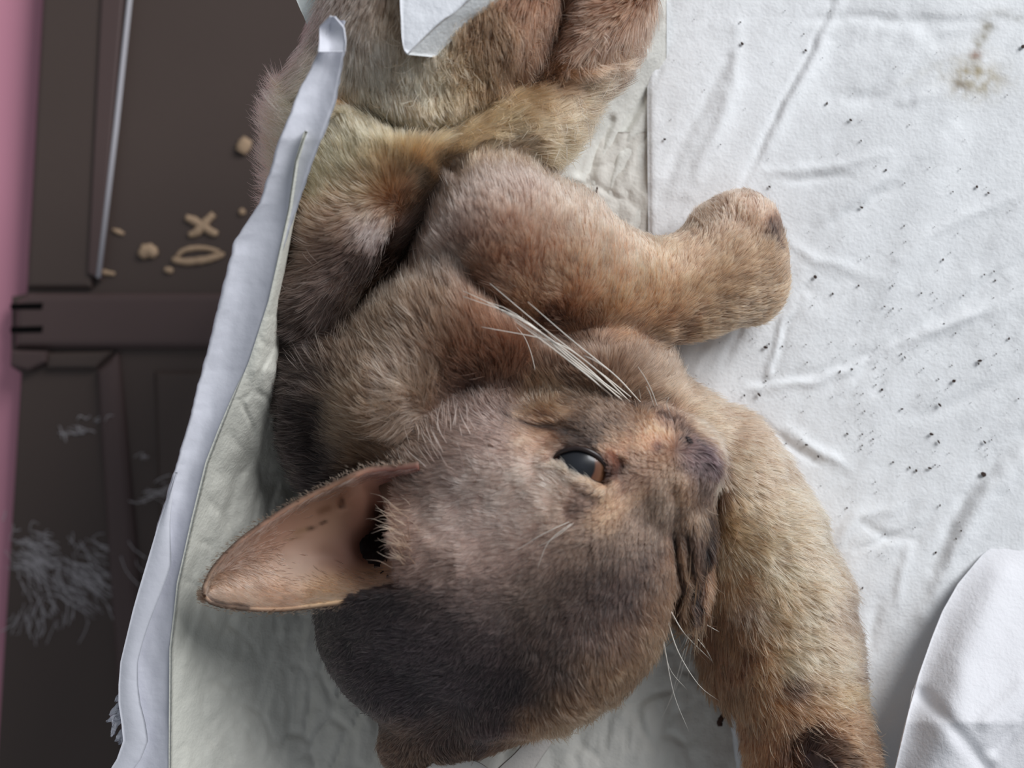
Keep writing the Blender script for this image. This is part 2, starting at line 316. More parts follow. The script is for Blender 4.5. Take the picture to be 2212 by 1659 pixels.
# ------------------------------------------------------------ pad B: smooth white pad at right
padB = tag(empty('white_pad', tuple(V(1800, 800, 20))), 'white embossed pad with dark specks and a brown stain, filling the right side', 'pad')
def edgeB(y): return np.interp(y, [-300, 0, 100, 230, 500, 740, 830, 900, 1200, 1500, 1900], [1408, 1405, 1399, 1398, 1400, 1412, 1418, 1430, 1500, 1570, 1620])
ys = np.linspace(-300, 1960, 400); u = np.linspace(0, 1, 190)
XB = edgeB(ys)[:, None]+(2560-edgeB(ys))[:, None]*u[None]; YB = np.repeat(ys[:, None], 190, 1)
ZB = 44+0*XB
creases = [([(1800, 0), (1752, 110), (1690, 215), (1640, 320), (1600, 410)], 7, -10), ([(1815, -20), (1768, 110), (1702, 220), (1655, 320)], 16, 9),
 ([(1600, 60), (1585, 180), (1560, 260), (1520, 340), (1490, 420)], 16, 9), ([(1570, 130), (1500, 260), (1420, 430)], 14, -7), ([(1440, 110), (1408, 190)], 5, -6),
 ([(1900, 220), (1960, 215), (2040, 200)], 14, 6), ([(1740, 40), (1860, 38), (2000, 48), (2212, 40)], 14, -6), ([(1800, 215), (1960, 215)], 18, -7), ([(1700, 390), (1840, 380)], 8, -5),
 ([(1800, 480), (1880, 430), (1930, 400)], 12, -8), ([(1780, 470), (1860, 420), (1960, 350), (2060, 280)], 20, 8), ([(1650, 370), (1780, 365), (1920, 330)], 10, 6),
 ([(1400, 600), (1440, 520), (1480, 470)], 12, 9), ([(1930, 760), (2060, 700), (2212, 640)], 16, 9), ([(1650, 830), (1800, 800), (1960, 740), (2080, 640), (2212, 560)], 14, -7),
 ([(1560, 880), (1620, 840), (1760, 825), (1850, 790), (1960, 735), (2100, 680), (2212, 610)], 10, 9), ([(1670, 780), (1660, 810), (1690, 690), (1740, 640)], 8, 8), ([(1560, 790), (1600, 700), (1640, 670)], 8, -7),
 ([(1500, 800), (1570, 700), (1590, 690)], 8, 6), ([(1740, 620), (1700, 700), (1670, 800)], 8, -6), ([(1700, 930), (1780, 980), (1830, 1010)], 12, 9), ([(1640, 910), (1700, 960), (1760, 1000)], 8, -7),
 ([(1800, 1180), (1850, 1120), (1950, 1090)], 12, 6), ([(1860, 1130), (1920, 1160), (1980, 1170)], 10, -6), ([(1850, 1190), (1920, 1160), (1980, 1140)], 6, -6), ([(1940, 1300), (1960, 1180)], 12, 7),
 ([(2212, 940), (2120, 1030), (2060, 1120), (2020, 1220)], 18, -13), ([(2212, 990), (2130, 1060), (2080, 1150), (2040, 1240), (2000, 1330)], 24, 16), ([(1780, 1300), (1830, 1350), (1850, 1420)], 12, 9), ([(1900, 1300), (1880, 1400)], 12, -8),
 ([(1960, 20), (2030, 90), (2130, 60)], 18, -5), ([(1940, 560), (2050, 480), (2212, 420)], 14, 6), ([(1700, 520), (1760, 560), (1900, 600)], 12, 5), ([(1980, 900), (2100, 860), (2212, 800)], 16, -6)]
for pl, w, a in creases:
    d_, t_ = seg_dist(XB+8*fbm(XB/40, YB/40, 2), YB+8*fbm(XB/40+5, YB/40, 2), pl); ZB = ZB+.8*a*np.exp(-(d_/w)**2)*np.sin(np.clip(t_, .06, .94)*math.pi)**.5
ZB = ZB+16*fbm((XB+.8*YB)/170, (YB-.5*XB)/420, 3)+5*fbm((XB+.9*YB)/34, (YB-.9*XB)/80, 2)*np.clip(fbm(XB/160+3, YB/160+8, 2)+.5, 0, 1)
ZB = ZB+np.clip((XB-1600)/900, 0, 1)**1.5*70
ZB = np.where(XB-edgeB(YB) < 8, ZB-(8-(XB-edgeB(YB)))*1.2, ZB)
cb = np.zeros(XB.shape+(3,)); cb[:] = lin((236, 238, 240))
def stain(c, X, Y, cx, cy, rx, ry, ang, rgb, a):
    ca, sa = math.cos(ang), math.sin(ang); ux = ((X-cx)*ca+(Y-cy)*sa)/rx; uy = (-(X-cx)*sa+(Y-cy)*ca)/ry
    w = a*np.exp(-(ux*ux+uy*uy))*np.clip(1+1.6*fbm(X/14, Y/14, 3), .1, 2); w = np.clip(w, 0, 1)[..., None]; c[:] = c*(1-w)+lin(rgb)*w
stain(cb, XB, YB, 2105, 165, 62, 44, .2, (176, 164, 138), .6); stain(cb, XB, YB, 2120, 80, 50, 16, -1.2, (150, 142, 124), .5); stain(cb, XB, YB, 2075, 185, 20, 12, .4, (140, 125, 105), .5)
stain(cb, XB, YB, 2108, 118, 12, 9, 0, (150, 110, 90), .6); stain(cb, XB, YB, 2190, 36, 40, 12, .3, (170, 168, 160), .35); stain(cb, XB, YB, 2132, 60, 14, 12, 0, (130, 122, 104), .5); stain(cb, XB, YB, 1980, 165, 40, 10, -.5, (206, 204, 196), .3)
sheet('pad_sheet', V(XB, YB, ZB), M_white, padB, 5, cb)
# raised fold at lower right
ys = np.linspace(980, 1960, 180); u = np.linspace(0, 1, 90)
xl = np.interp(ys, [980, 1060, 1140, 1200, 1260, 1320, 1380, 1460, 1540, 1659, 1960], [2420, 2290, 2190, 2120, 2070, 2036, 2012, 1984, 1962, 1934, 1880])
XC = xl[:, None]+(2760-xl)[:, None]*u[None]**1.1; YC = np.repeat(ys[:, None], 90, 1); hh = np.clip((ys-1080)/480, 0, 1)[:, None]
dC = XC-xl[:, None]
ZC_ = 52+hh**1.1*(210-60*np.exp(-(dC/60)**2))+10*fbm(XC/120, YC/200, 3)*hh
for pl, w, a in [([(2160, 1250), (2080, 1420), (2060, 1600)], 40, 12), ([(1990, 1500), (2050, 1560), (2130, 1659)], 16, -12), ([(2212, 1560), (2150, 1620)], 16, -12), ([(2212, 1480), (2130, 1560)], 18, 9)]:
    d_, _ = seg_dist(XC, YC, pl); ZC_ = ZC_+a*np.exp(-(d_/w)**2)
cc = np.zeros(XC.shape+(3,)); cc[:] = lin((230, 230, 234))
sheet('folded_flap', V(XC, YC, ZC_), M_white, padB, 5, cc)

# ------------------------------------------------------------ folded white flaps at the top and bottom
def quadsheet(name, corners, nu, nv, zf, m, parent, thick, rgb=(236, 238, 244), amp=4):
    (a, b, c, d) = [np.array(p, float) for p in corners]; uu = np.linspace(0, 1, nu)[:, None, None]; vv = np.linspace(0, 1, nv)[None, :, None]
    P = (a*(1-uu)+b*uu)*(1-vv)+(d*(1-uu)+c*uu)*vv; Z = zf(uu[..., 0], vv[..., 0])+amp*fbm(P[..., 0]/50, P[..., 1]/50, 3)
    cl = np.zeros(P.shape[:2]+(3,)); cl[:] = lin(rgb); return sheet(name, V(P[..., 0], P[..., 1], Z), m, parent, thick, cl)
fl1 = tag(empty('folded_pad_corner', tuple(V(960, 0, 400))), 'white folded pad corner with thick turned edge hanging over the belly at top', 'pad')
def edge_sheet(name, A, B, zA, zB, m, parent, thick=4, n=40, rgb=(238, 240, 245), amp=3):
    A = curve([(*p, 0) for p in A], n)[:, :2]; B = curve([(*p, 0) for p in B], n)[:, :2]; v = np.linspace(0, 1, 14)[None, :]
    X = A[:, :1]*(1-v)+B[:, :1]*v; Y = A[:, 1:2]*(1-v)+B[:, 1:2]*v; Z = zA*(1-v)+zB*v+amp*fbm(X/40, Y/40, 2)
    cl = np.zeros(X.shape+(3,)); cl[:] = lin(rgb); return sheet(name, V(X, Y, Z), m, parent, thick, cl)
edge_sheet('flap_top', [(864, -200), (864, 0), (868, 50), (873, 108)], [(1180, -200), (1010, 0), (950, 48), (880, 116)], 520, 524, M_white, fl1)
edge_sheet('flap_edge', [(880, 118), (905, 92), (950, 50), (1010, 2), (1180, -150)], [(940, 124), (965, 98), (1030, 46), (1112, -2), (1330, -150)], 522, 470, M_white, fl1, rgb=(226, 229, 230))
edge_sheet('flap_side', [(864, -200), (866, 40), (872, 104), (880, 118)], [(866, -200), (869, 40), (876, 104), (884, 120)], 520, 420, M_white, fl1)
fl2 = tag(empty('pad_corner', tuple(V(680, 0, 300))), 'small white triangular pad corner above the curled rim tip at top', 'pad')
edge_sheet('corner_sheet', [(560, -200), (640, 0), (655, 34), (672, 76)], [(760, -200), (724, 0), (700, 50), (676, 78)], 300, 312, M_white, fl2, rgb=(232, 238, 236))
fl3 = tag(empty('pad_strip', tuple(V(1110, 1650, 180))), 'pale pad strip poking out below the brown ear at bottom', 'pad')
edge_sheet('strip_sheet', [(1180, 1540), (1120, 1620), (1060, 1680), (980, 1800)], [(1230, 1540), (1196, 1600), (1150, 1670), (1080, 1800)], 190, 170, M_white, fl3, rgb=(206, 200, 194))
edge_sheet('rounded_end', [(915, 1668), (940, 1646), (985, 1638), (1030, 1646), (1066, 1668)], [(880, 1900), (920, 1900), (985, 1900), (1040, 1900), (1090, 1900)], 235, 200, M_white, fl3, rgb=(214, 208, 202))

# ------------------------------------------------------------ specks and debris on pad B
def zB_at(X, Y):
    j = np.clip(np.searchsorted(np.linspace(-300, 1960, 400), Y)-1, 0, 398); e = edgeB(Y); i = np.clip(((X-e)/(2560-e)*189), 0, 188)
    return ZB[int(j), int(i)]
vv_, ff_ = [], []
def chip(vl, fl_, X, Y, r, el, ang, z, th=.35):
    n = 6; o_ = len(vl); a = np.linspace(0, 2*math.pi, n, endpoint=False); rr = r*(.7+.6*rng.random(n))
    for zz in (z+.3, z+r*th+1.2):
        x = rr*np.cos(a); y = rr*el*np.sin(a); vl.extend(V(X+x*math.cos(ang)-y*math.sin(ang), Y+x*math.sin(ang)+y*math.cos(ang), np.full(n, zz)))
        rr = rr*.8
    fl_.extend([[o_+k, o_+(k+1) % n, o_+n+(k+1) % n, o_+n+k] for k in range(n)]); fl_.append([o_+n+k for k in range(n)])
flapx = lambda y: np.interp(y, [1180, 1240, 1300, 1360, 1440, 1540, 1659], [2150, 2090, 2052, 2022, 1992, 1962, 1934])
cnt = 0
while cnt < 330:
    if rng.random() < .55: X, Y = rng.normal(1930, 190), rng.normal(820, 190)
    else: X, Y = rng.uniform(1420, 2205), rng.uniform(10, 1300)
    if X < edgeB(Y)+12 or X > 2205 or Y < 5 or Y > 1450 or (Y > 1100 and X > flapx(max(Y, 1181))-30): continue
    r = min(.9+rng.exponential(.7), 3.4); chip(vv_, ff_, X, Y, r, .5+.4*rng.random(), rng.normal(.9, .5), zB_at(X, Y)+3); cnt += 1
tag(mesh('dust_specks', vv_, ff_, M_chip, None, False), 'fine dark dust specks scattered over the white pad at right', 'dust', None, 'stuff')
for (X, Y, r, el, a, lab) in [(2124, 1024, 8, .75, .5, 'largest dark triangular chip, near the raised fold of the white pad'), (1640, 853, 6, .4, .9, 'dark oval chip on the white pad beside the muzzle'),
    (2061, 823, 5, .7, .3, 'dark chip in the middle of the white pad near the right edge'), (2116, 779, 5, .5, 0, 'paired dark chip right of the pad centre'), (2008, 1011, 5, .5, .4, 'dark chip left of the largest triangular chip'),
    (1861, 448, 4.5, .6, .4, 'round dark chip on the white pad right of the raised paw'), (1761, 598, 4.5, .8, .4, 'dark chip just below and right of the raised paw'), (1603, 94, 4.5, .7, 1, 'dark chip on the white pad near its upper left edge'),
    (2030, 875, 5.5, .5, 1, 'dark chip below the pad centre, above two more'), (1654, 750, 4.5, .7, .2, 'dark chip under the raised foreleg on the white pad'), (2209, 101, 5, .9, 0, 'black chip at the right edge beside the stain'), (2127, 955, 5, .4, .9, 'slanting dark chip above the largest chip'), (2013, 938, 5, .6, .2, 'dark chip above the small slanted one'), (2028, 955, 5, .45, 1, 'small slanted dark chip by the pad centre')]:
    a_, b_ = [], []; chip(a_, b_, X, Y, r, el, a, zB_at(X, Y)+4); tag(mesh('debris_chip', a_, b_, M_chip, None, False), lab, 'debris', 'dark chips on the white pad')
chunk('twig', [(1270, 452), (1279, 440), (1287, 424), (1290, 404)], 2.6, .9, 42, M_twig, 'thin dark twig on the quilted pad between belly and foreleg', 'twig')

# ============================================================ THE KITTEN
H = 7.0; x0, x1, y0, y1, z1 = -720, 820, -1080, 1020, 600
nx, ny, nz = int((x1-x0)/H), int((y1-y0)/H), int((z1+40)/H)
gxs = x0+H*np.arange(nx); gys = y0+H*np.arange(ny); gzs = -40+H*np.arange(nz)
Fld = np.full((nx, ny, nz), 80., np.float32)
def apply(fn, lo, hi, k):
    m = k+30; sl = []
    for g, a, b in ((gxs, lo[0]-m, hi[0]+m), (gys, lo[1]-m, hi[1]+m), (gzs, lo[2]-m, hi[2]+m)):
        i = max(0, np.searchsorted(g, a)); j = min(len(g), np.searchsorted(g, b)); sl.append(slice(i, j))
    if any(s.stop <= s.start for s in sl): return
    X, Y, Z = np.meshgrid(gxs[sl[0]], gys[sl[1]], gzs[sl[2]], indexing='ij', sparse=True)
    d = fn(X, Y, Z).astype(np.float32); f = Fld[sl[0], sl[1], sl[2]]
    h = np.clip(.5+.5*(f-d)/k, 0, 1); Fld[sl[0], sl[1], sl[2]] = f*(1-h)+d*h-k*h*(1-h)
def ell(X, Y, z, rx, ry, rz, ang=0, k=50, tilt=0):     # photo position; radii as seen
    x, y = unproj(X, Y, z); s = (D-z)/D; rx, ry = rx*s, ry*s; ca, sa = math.cos(math.radians(ang)), math.sin(math.radians(ang)); R = max(rx, ry)
    def fn(A, B, Cc):
        u = (A-x)*ca+(B-y)*sa; v = -(A-x)*sa+(B-y)*ca; w = Cc-z-tilt*u
        k0 = np.sqrt((u/rx)**2+(v/ry)**2+(w/rz)**2)+1e-6; k1 = np.sqrt((u/rx**2)**2+(v/ry**2)**2+(w/rz**2)**2)+1e-6
        return k0*(k0-1)/k1
    apply(fn, (x-R, y-R, z-rz-abs(tilt)*R), (x+R, y+R, z+rz+abs(tilt)*R), k)
def limb(pts, k=40):                                    # rounded cones through (X,Y,z,r)
    for a, b in zip(pts[:-1], pts[1:]):
        p = []
        for q in (a, b): x, y = unproj(q[0], q[1], q[2]); p.append((float(x), float(y), q[2], q[3]*(D-q[2])/D))
        A0, B0 = np.array(p[0][:3]), np.array(p[1][:3]); ra, rb = p[0][3], p[1][3]; v = B0-A0; L2 = v@v
        def fn(X, Y, Z):
            t = np.clip(((X-A0[0])*v[0]+(Y-A0[1])*v[1]+(Z-A0[2])*v[2])/L2, 0, 1)
            return np.sqrt((X-A0[0]-t*v[0])**2+(Y-A0[1]-t*v[1])**2+(Z-A0[2]-t*v[2])**2)-(ra+(rb-ra)*t)
        apply(fn, np.minimum(A0-ra, B0-rb), np.maximum(A0+ra, B0+rb), k)
# trunk
ell(930, 640, 215, 330, 330, 200, 0, 10)               # chest
ell(900, 345, 240, 290, 200, 205, -14, 80)             # belly, cream
ell(1000, 20, 250, 300, 270, 230, 0, 70)                # lower belly
ell(880, 100, 310, 185, 160, 160, 30, 40)               # left thigh mass
ell(725, 240, 250, 90, 120, 150, 10, 90)
ell(1265, 40, 230, 125, 230, 190, 24, 50)              # right thigh
ell(1120, 290, 225, 150, 95, 180, -28, 50)             # flank below the groin fold
ell(760, 620, 190, 170, 300, 180, 12, 60)              # near shoulder in shade
ell(790, 490, 300, 130, 90, 110, -10, 50)              # tucked elbow
ell(770, 900, 190, 150, 200, 170, 0, 60)
ell(900, 850, 260, 190, 160, 190, 0, 60)               # throat ruff
ell(1010, 690, 300, 200, 190, 160, 20, 60)             # chest top
ell(1230, 800, 220, 200, 110, 170, 0, 50)
ell(1360, 830, 150, 110, 90, 120, 0, 50)
# raised foreleg
ell(1050, 500, 330, 180, 150, 160, 20, 40)
limb([(1080, 520, 330, 150), (1190, 560, 290, 146), (1300, 612, 235, 118), (1400, 634, 190, 106), (1490, 622, 165, 100), (1570, 590, 150, 104)], 40)
limb([(1520, 600, 150, 92), (1575, 520, 140, 82), (1600, 500, 140, 72)], 40)
limb([(1560, 600, 150, 96), (1625, 612, 130, 70)], 36)
ell(1636, 560, 140, 54, 84, 92, 0, 30)
ell(1624, 652, 120, 52, 42, 60, -35, 24)
ell(1600, 478, 140, 66, 56, 80, 0, 24)
# lower foreleg
limb([(1330, 880, 150, 110), (1450, 950, 140, 112), (1560, 1040, 140, 118), (1640, 1160, 145, 122), (1680, 1300, 150, 136), (1708, 1420, 160, 130), (1730, 1530, 165, 118), (1752, 1640, 165, 128), (1760, 1760, 150, 110)], 40)
limb([(1470, 930, 120, 70), (1560, 970, 120, 80), (1630, 1060, 110, 84)], 30)
ell(1585, 1370, 110, 62, 130, 90, 8, 30)
# head
ell(1025, 1240, 250, 350, 280, 250, 12, 8)             # cranium
ell(860, 1410, 210, 190, 130, 170, 40, 50)
ell(1060, 1000, 300, 220, 140, 185, 4, 70)             # upper cheek
ell(1235, 1170, 330, 225, 245, 180, -10, 60)           # brow and forehead
ell(1230, 1380, 290, 215, 150, 200, -38, 60)           # far brow and temple
ell(1130, 1478, 240, 160, 80, 160, -30, 50)
ell(1300, 960, 320, 170, 92, 150, 18, 40)              # whisker side cheek
limb([(1290, 1040, 350, 150), (1400, 1020, 372, 112), (1470, 1000, 372, 76)], 40)   # bridge of the muzzle
ell(1445, 950, 335, 96, 54, 96, 25, 24)                # whisker pad
ell(1500, 1020, 340, 44, 66, 78, -8, 20)               # nose tip block
ell(1480, 1150, 300, 58, 120, 110, 4, 36)              # far whisker side
ell(1492, 1260, 250, 36, 90, 90, 10, 20)               # far lids
ell(985, 1570, 185, 165, 66, 75, -14, 80)
ell(900, 1640, 170, 70, 40, 40, 10, 30)               # far ear base under the head
ell(870, 1180, 300, 110, 120, 130, 0, 40)              # ear base swell
FOOT = Fld[:, :, int((60+40)/H)] < 6
Fld = np.maximum(Fld, -(gzs[None, None, :]-40).astype(np.float32)*1.0)
def nets(f):
    s = f < 0; c = [(i, j, k) for i in (0, 1) for j in (0, 1) for k in (0, 1)]
    cnt = np.zeros(tuple(n-1 for n in f.shape), np.int8)
    for i, j, k in c: cnt += s[i:f.shape[0]-1+i, j:f.shape[1]-1+j, k:f.shape[2]-1+k]
    act = np.argwhere((cnt > 0) & (cnt < 8)); idx = np.full(cnt.shape, -1, np.int64); idx[tuple(act.T)] = np.arange(len(act))
    acc = np.zeros((len(act), 3)); num = np.zeros(len(act))
    vals = {q: f[act[:, 0]+q[0], act[:, 1]+q[1], act[:, 2]+q[2]] for q in c}
    for a in c:
        for ax in range(3):
            if a[ax]: continue
            b = list(a); b[ax] = 1; b = tuple(b); va, vb = vals[a], vals[b]; m = (va < 0) != (vb < 0)
            t = np.where(m, va/(va-vb+1e-12), 0); p = np.array(a, float)[None].repeat(len(act), 0); p[:, ax] = t; acc += p*m[:, None]; num += m
    Vt = act+acc/num[:, None]; Q = []
    for ax in range(3):
        o1, o2 = [(1, 2), (2, 0), (0, 1)][ax]
        sa = [slice(None)]*3; sb = [slice(None)]*3; sa[ax] = slice(0, -1); sb[ax] = slice(1, None)
        ch = np.argwhere(s[tuple(sa)] != s[tuple(sb)]); ch = ch[(ch[:, o1] > 0) & (ch[:, o2] > 0) & (ch[:, o1] < f.shape[o1]-1) & (ch[:, o2] < f.shape[o2]-1)]
        fl_ = s[tuple(ch.T)]; q = []
        for d1, d2 in ((0, 0), (1, 0), (1, 1), (0, 1)):
            e = ch.copy(); e[:, o1] -= d1; e[:, o2] -= d2; q.append(idx[tuple(e.T)])
        q = np.stack(q, -1); q[~fl_] = q[~fl_][:, ::-1]; Q.append(q)
    return Vt, np.vstack(Q)
Vb, Fb = nets(Fld); Vb = Vb*H+np.array([x0, y0, -40])
Fb = Fb[(Fb >= 0).all(1)]
def vnormals(V0, F0):
    n = np.cross(V0[F0[:, 2]]-V0[F0[:, 0]], V0[F0[:, 3]]-V0[F0[:, 1]]); N = np.zeros_like(V0)
    for k in range(4):
        for a in range(3): N[:, a] += np.bincount(F0[:, k], n[:, a], len(V0))
    return N/(np.linalg.norm(N, axis=1, keepdims=True)+1e-12)
def smooth(V0, F0, it, w=.5):
    deg = np.bincount(F0.ravel(), minlength=len(V0))[:, None]*2.
    for _ in range(it):
        A = np.zeros_like(V0)
        for k in range(4):
            for d in (1, 3):
                for a in range(3): A[:, a] += np.bincount(F0[:, k], V0[F0[:, (k+d) % 4], a], len(V0))
        V0 = V0*(1-w)+w*A/deg
    return V0
Vb = smooth(Vb, Fb, 4)
Nb = vnormals(Vb, Fb)
if np.sum(Nb[:, 2]*(Vb[:, 2]-150)) < 0: Fb = Fb[:, ::-1]; Nb = -Nb
PX, PY = proj(Vb[:, 0], Vb[:, 1], Vb[:, 2])
def press(pl, w, depth, pw=.5):
    global Vb
    d, t = seg_dist(PX, PY, pl); e = depth*np.exp(-(d/w)**2)*np.sin(np.clip(t, .03, .97)*math.pi)**pw*np.clip(Nb[:, 2]*1.6, 0, 1)
    Vb[:, 2] = np.maximum(Vb[:, 2]-e, 42)
press([(740, 200), (790, 235), (850, 262), (905, 278), (960, 270), (1010, 245), (1060, 215), (1120, 180)], 22, 80)
press([(1120, 190), (1150, 150), (1190, 90), (1220, 20), (1230, -80)], 38, 70)
press([(960, 370), (920, 420), (892, 480), (850, 560), (790, 620), (720, 690), (640, 740)], 46, 170)
press([(1000, 560), (1040, 620), (1100, 680), (1180, 720), (1300, 750)], 30, 50)
press([(1060, 830), (1000, 850), (900, 920), (850, 990)], 40, 30)
press([(700, 850), (690, 950), (730, 1030)], 60, 60)
# face creases: far lids, brow line, lips
press([(1456, 1150), (1462, 1200), (1470, 1260), (1468, 1330)], 9, 26)
press([(1484, 1150), (1492, 1210), (1494, 1280), (1484, 1340)], 7, 20)
press([(1100, 905), (1150, 925), (1215, 922), (1260, 945)], 9, 12)
press([(1452, 1050), (1462, 1090), (1450, 1150)], 12, 10)
press([(1556, 1060), (1540, 1140), (1526, 1220), (1508, 1320)], 12, 60)
press([(1330, 990), (1345, 1000), (1338, 1030)], 8, 12)
# eye socket
ex, ey = 1256, 1012
eyepoly = [(1192, 992), (1212, 976), (1240, 968), (1266, 972), (1292, 986), (1308, 1006), (1314, 1030), (1306, 1046), (1288, 1042), (1262, 1028), (1230, 1008)]
EP = curve([(*p, 0) for p in eyepoly+[eyepoly[0]]], 60)[:, :2]
top_m = (Nb[:, 2] > .2) & (np.hypot(PX-ex, PY-ey) < 130)
zsurf = float(np.max(Vb[(np.hypot(PX-ex, PY-ey) < 20) & (Nb[:, 2] > .5), 2]))
dE, _ = seg_dist(PX, PY, [tuple(p) for p in EP]); inE = inpoly(PX, PY, [tuple(p) for p in EP])
Vb[:, 2] -= np.where(inE & top_m, np.clip(dE*2.2+14, 0, 75), 0)
Vb[:, 2] += np.where(~inE & top_m, 5*np.exp(-((dE-14)/14)**2), 0)
Vb = np.where(((inE) | (dE < 25))[:, None] & top_m[:, None], Vb, Vb)
Vb[:, 2] += 3*fbm(PX/40, PY/40, 2)*(Vb[:, 2] > 30)
Nb = vnormals(Vb, Fb); PX, PY = proj(Vb[:, 0], Vb[:, 1], Vb[:, 2])

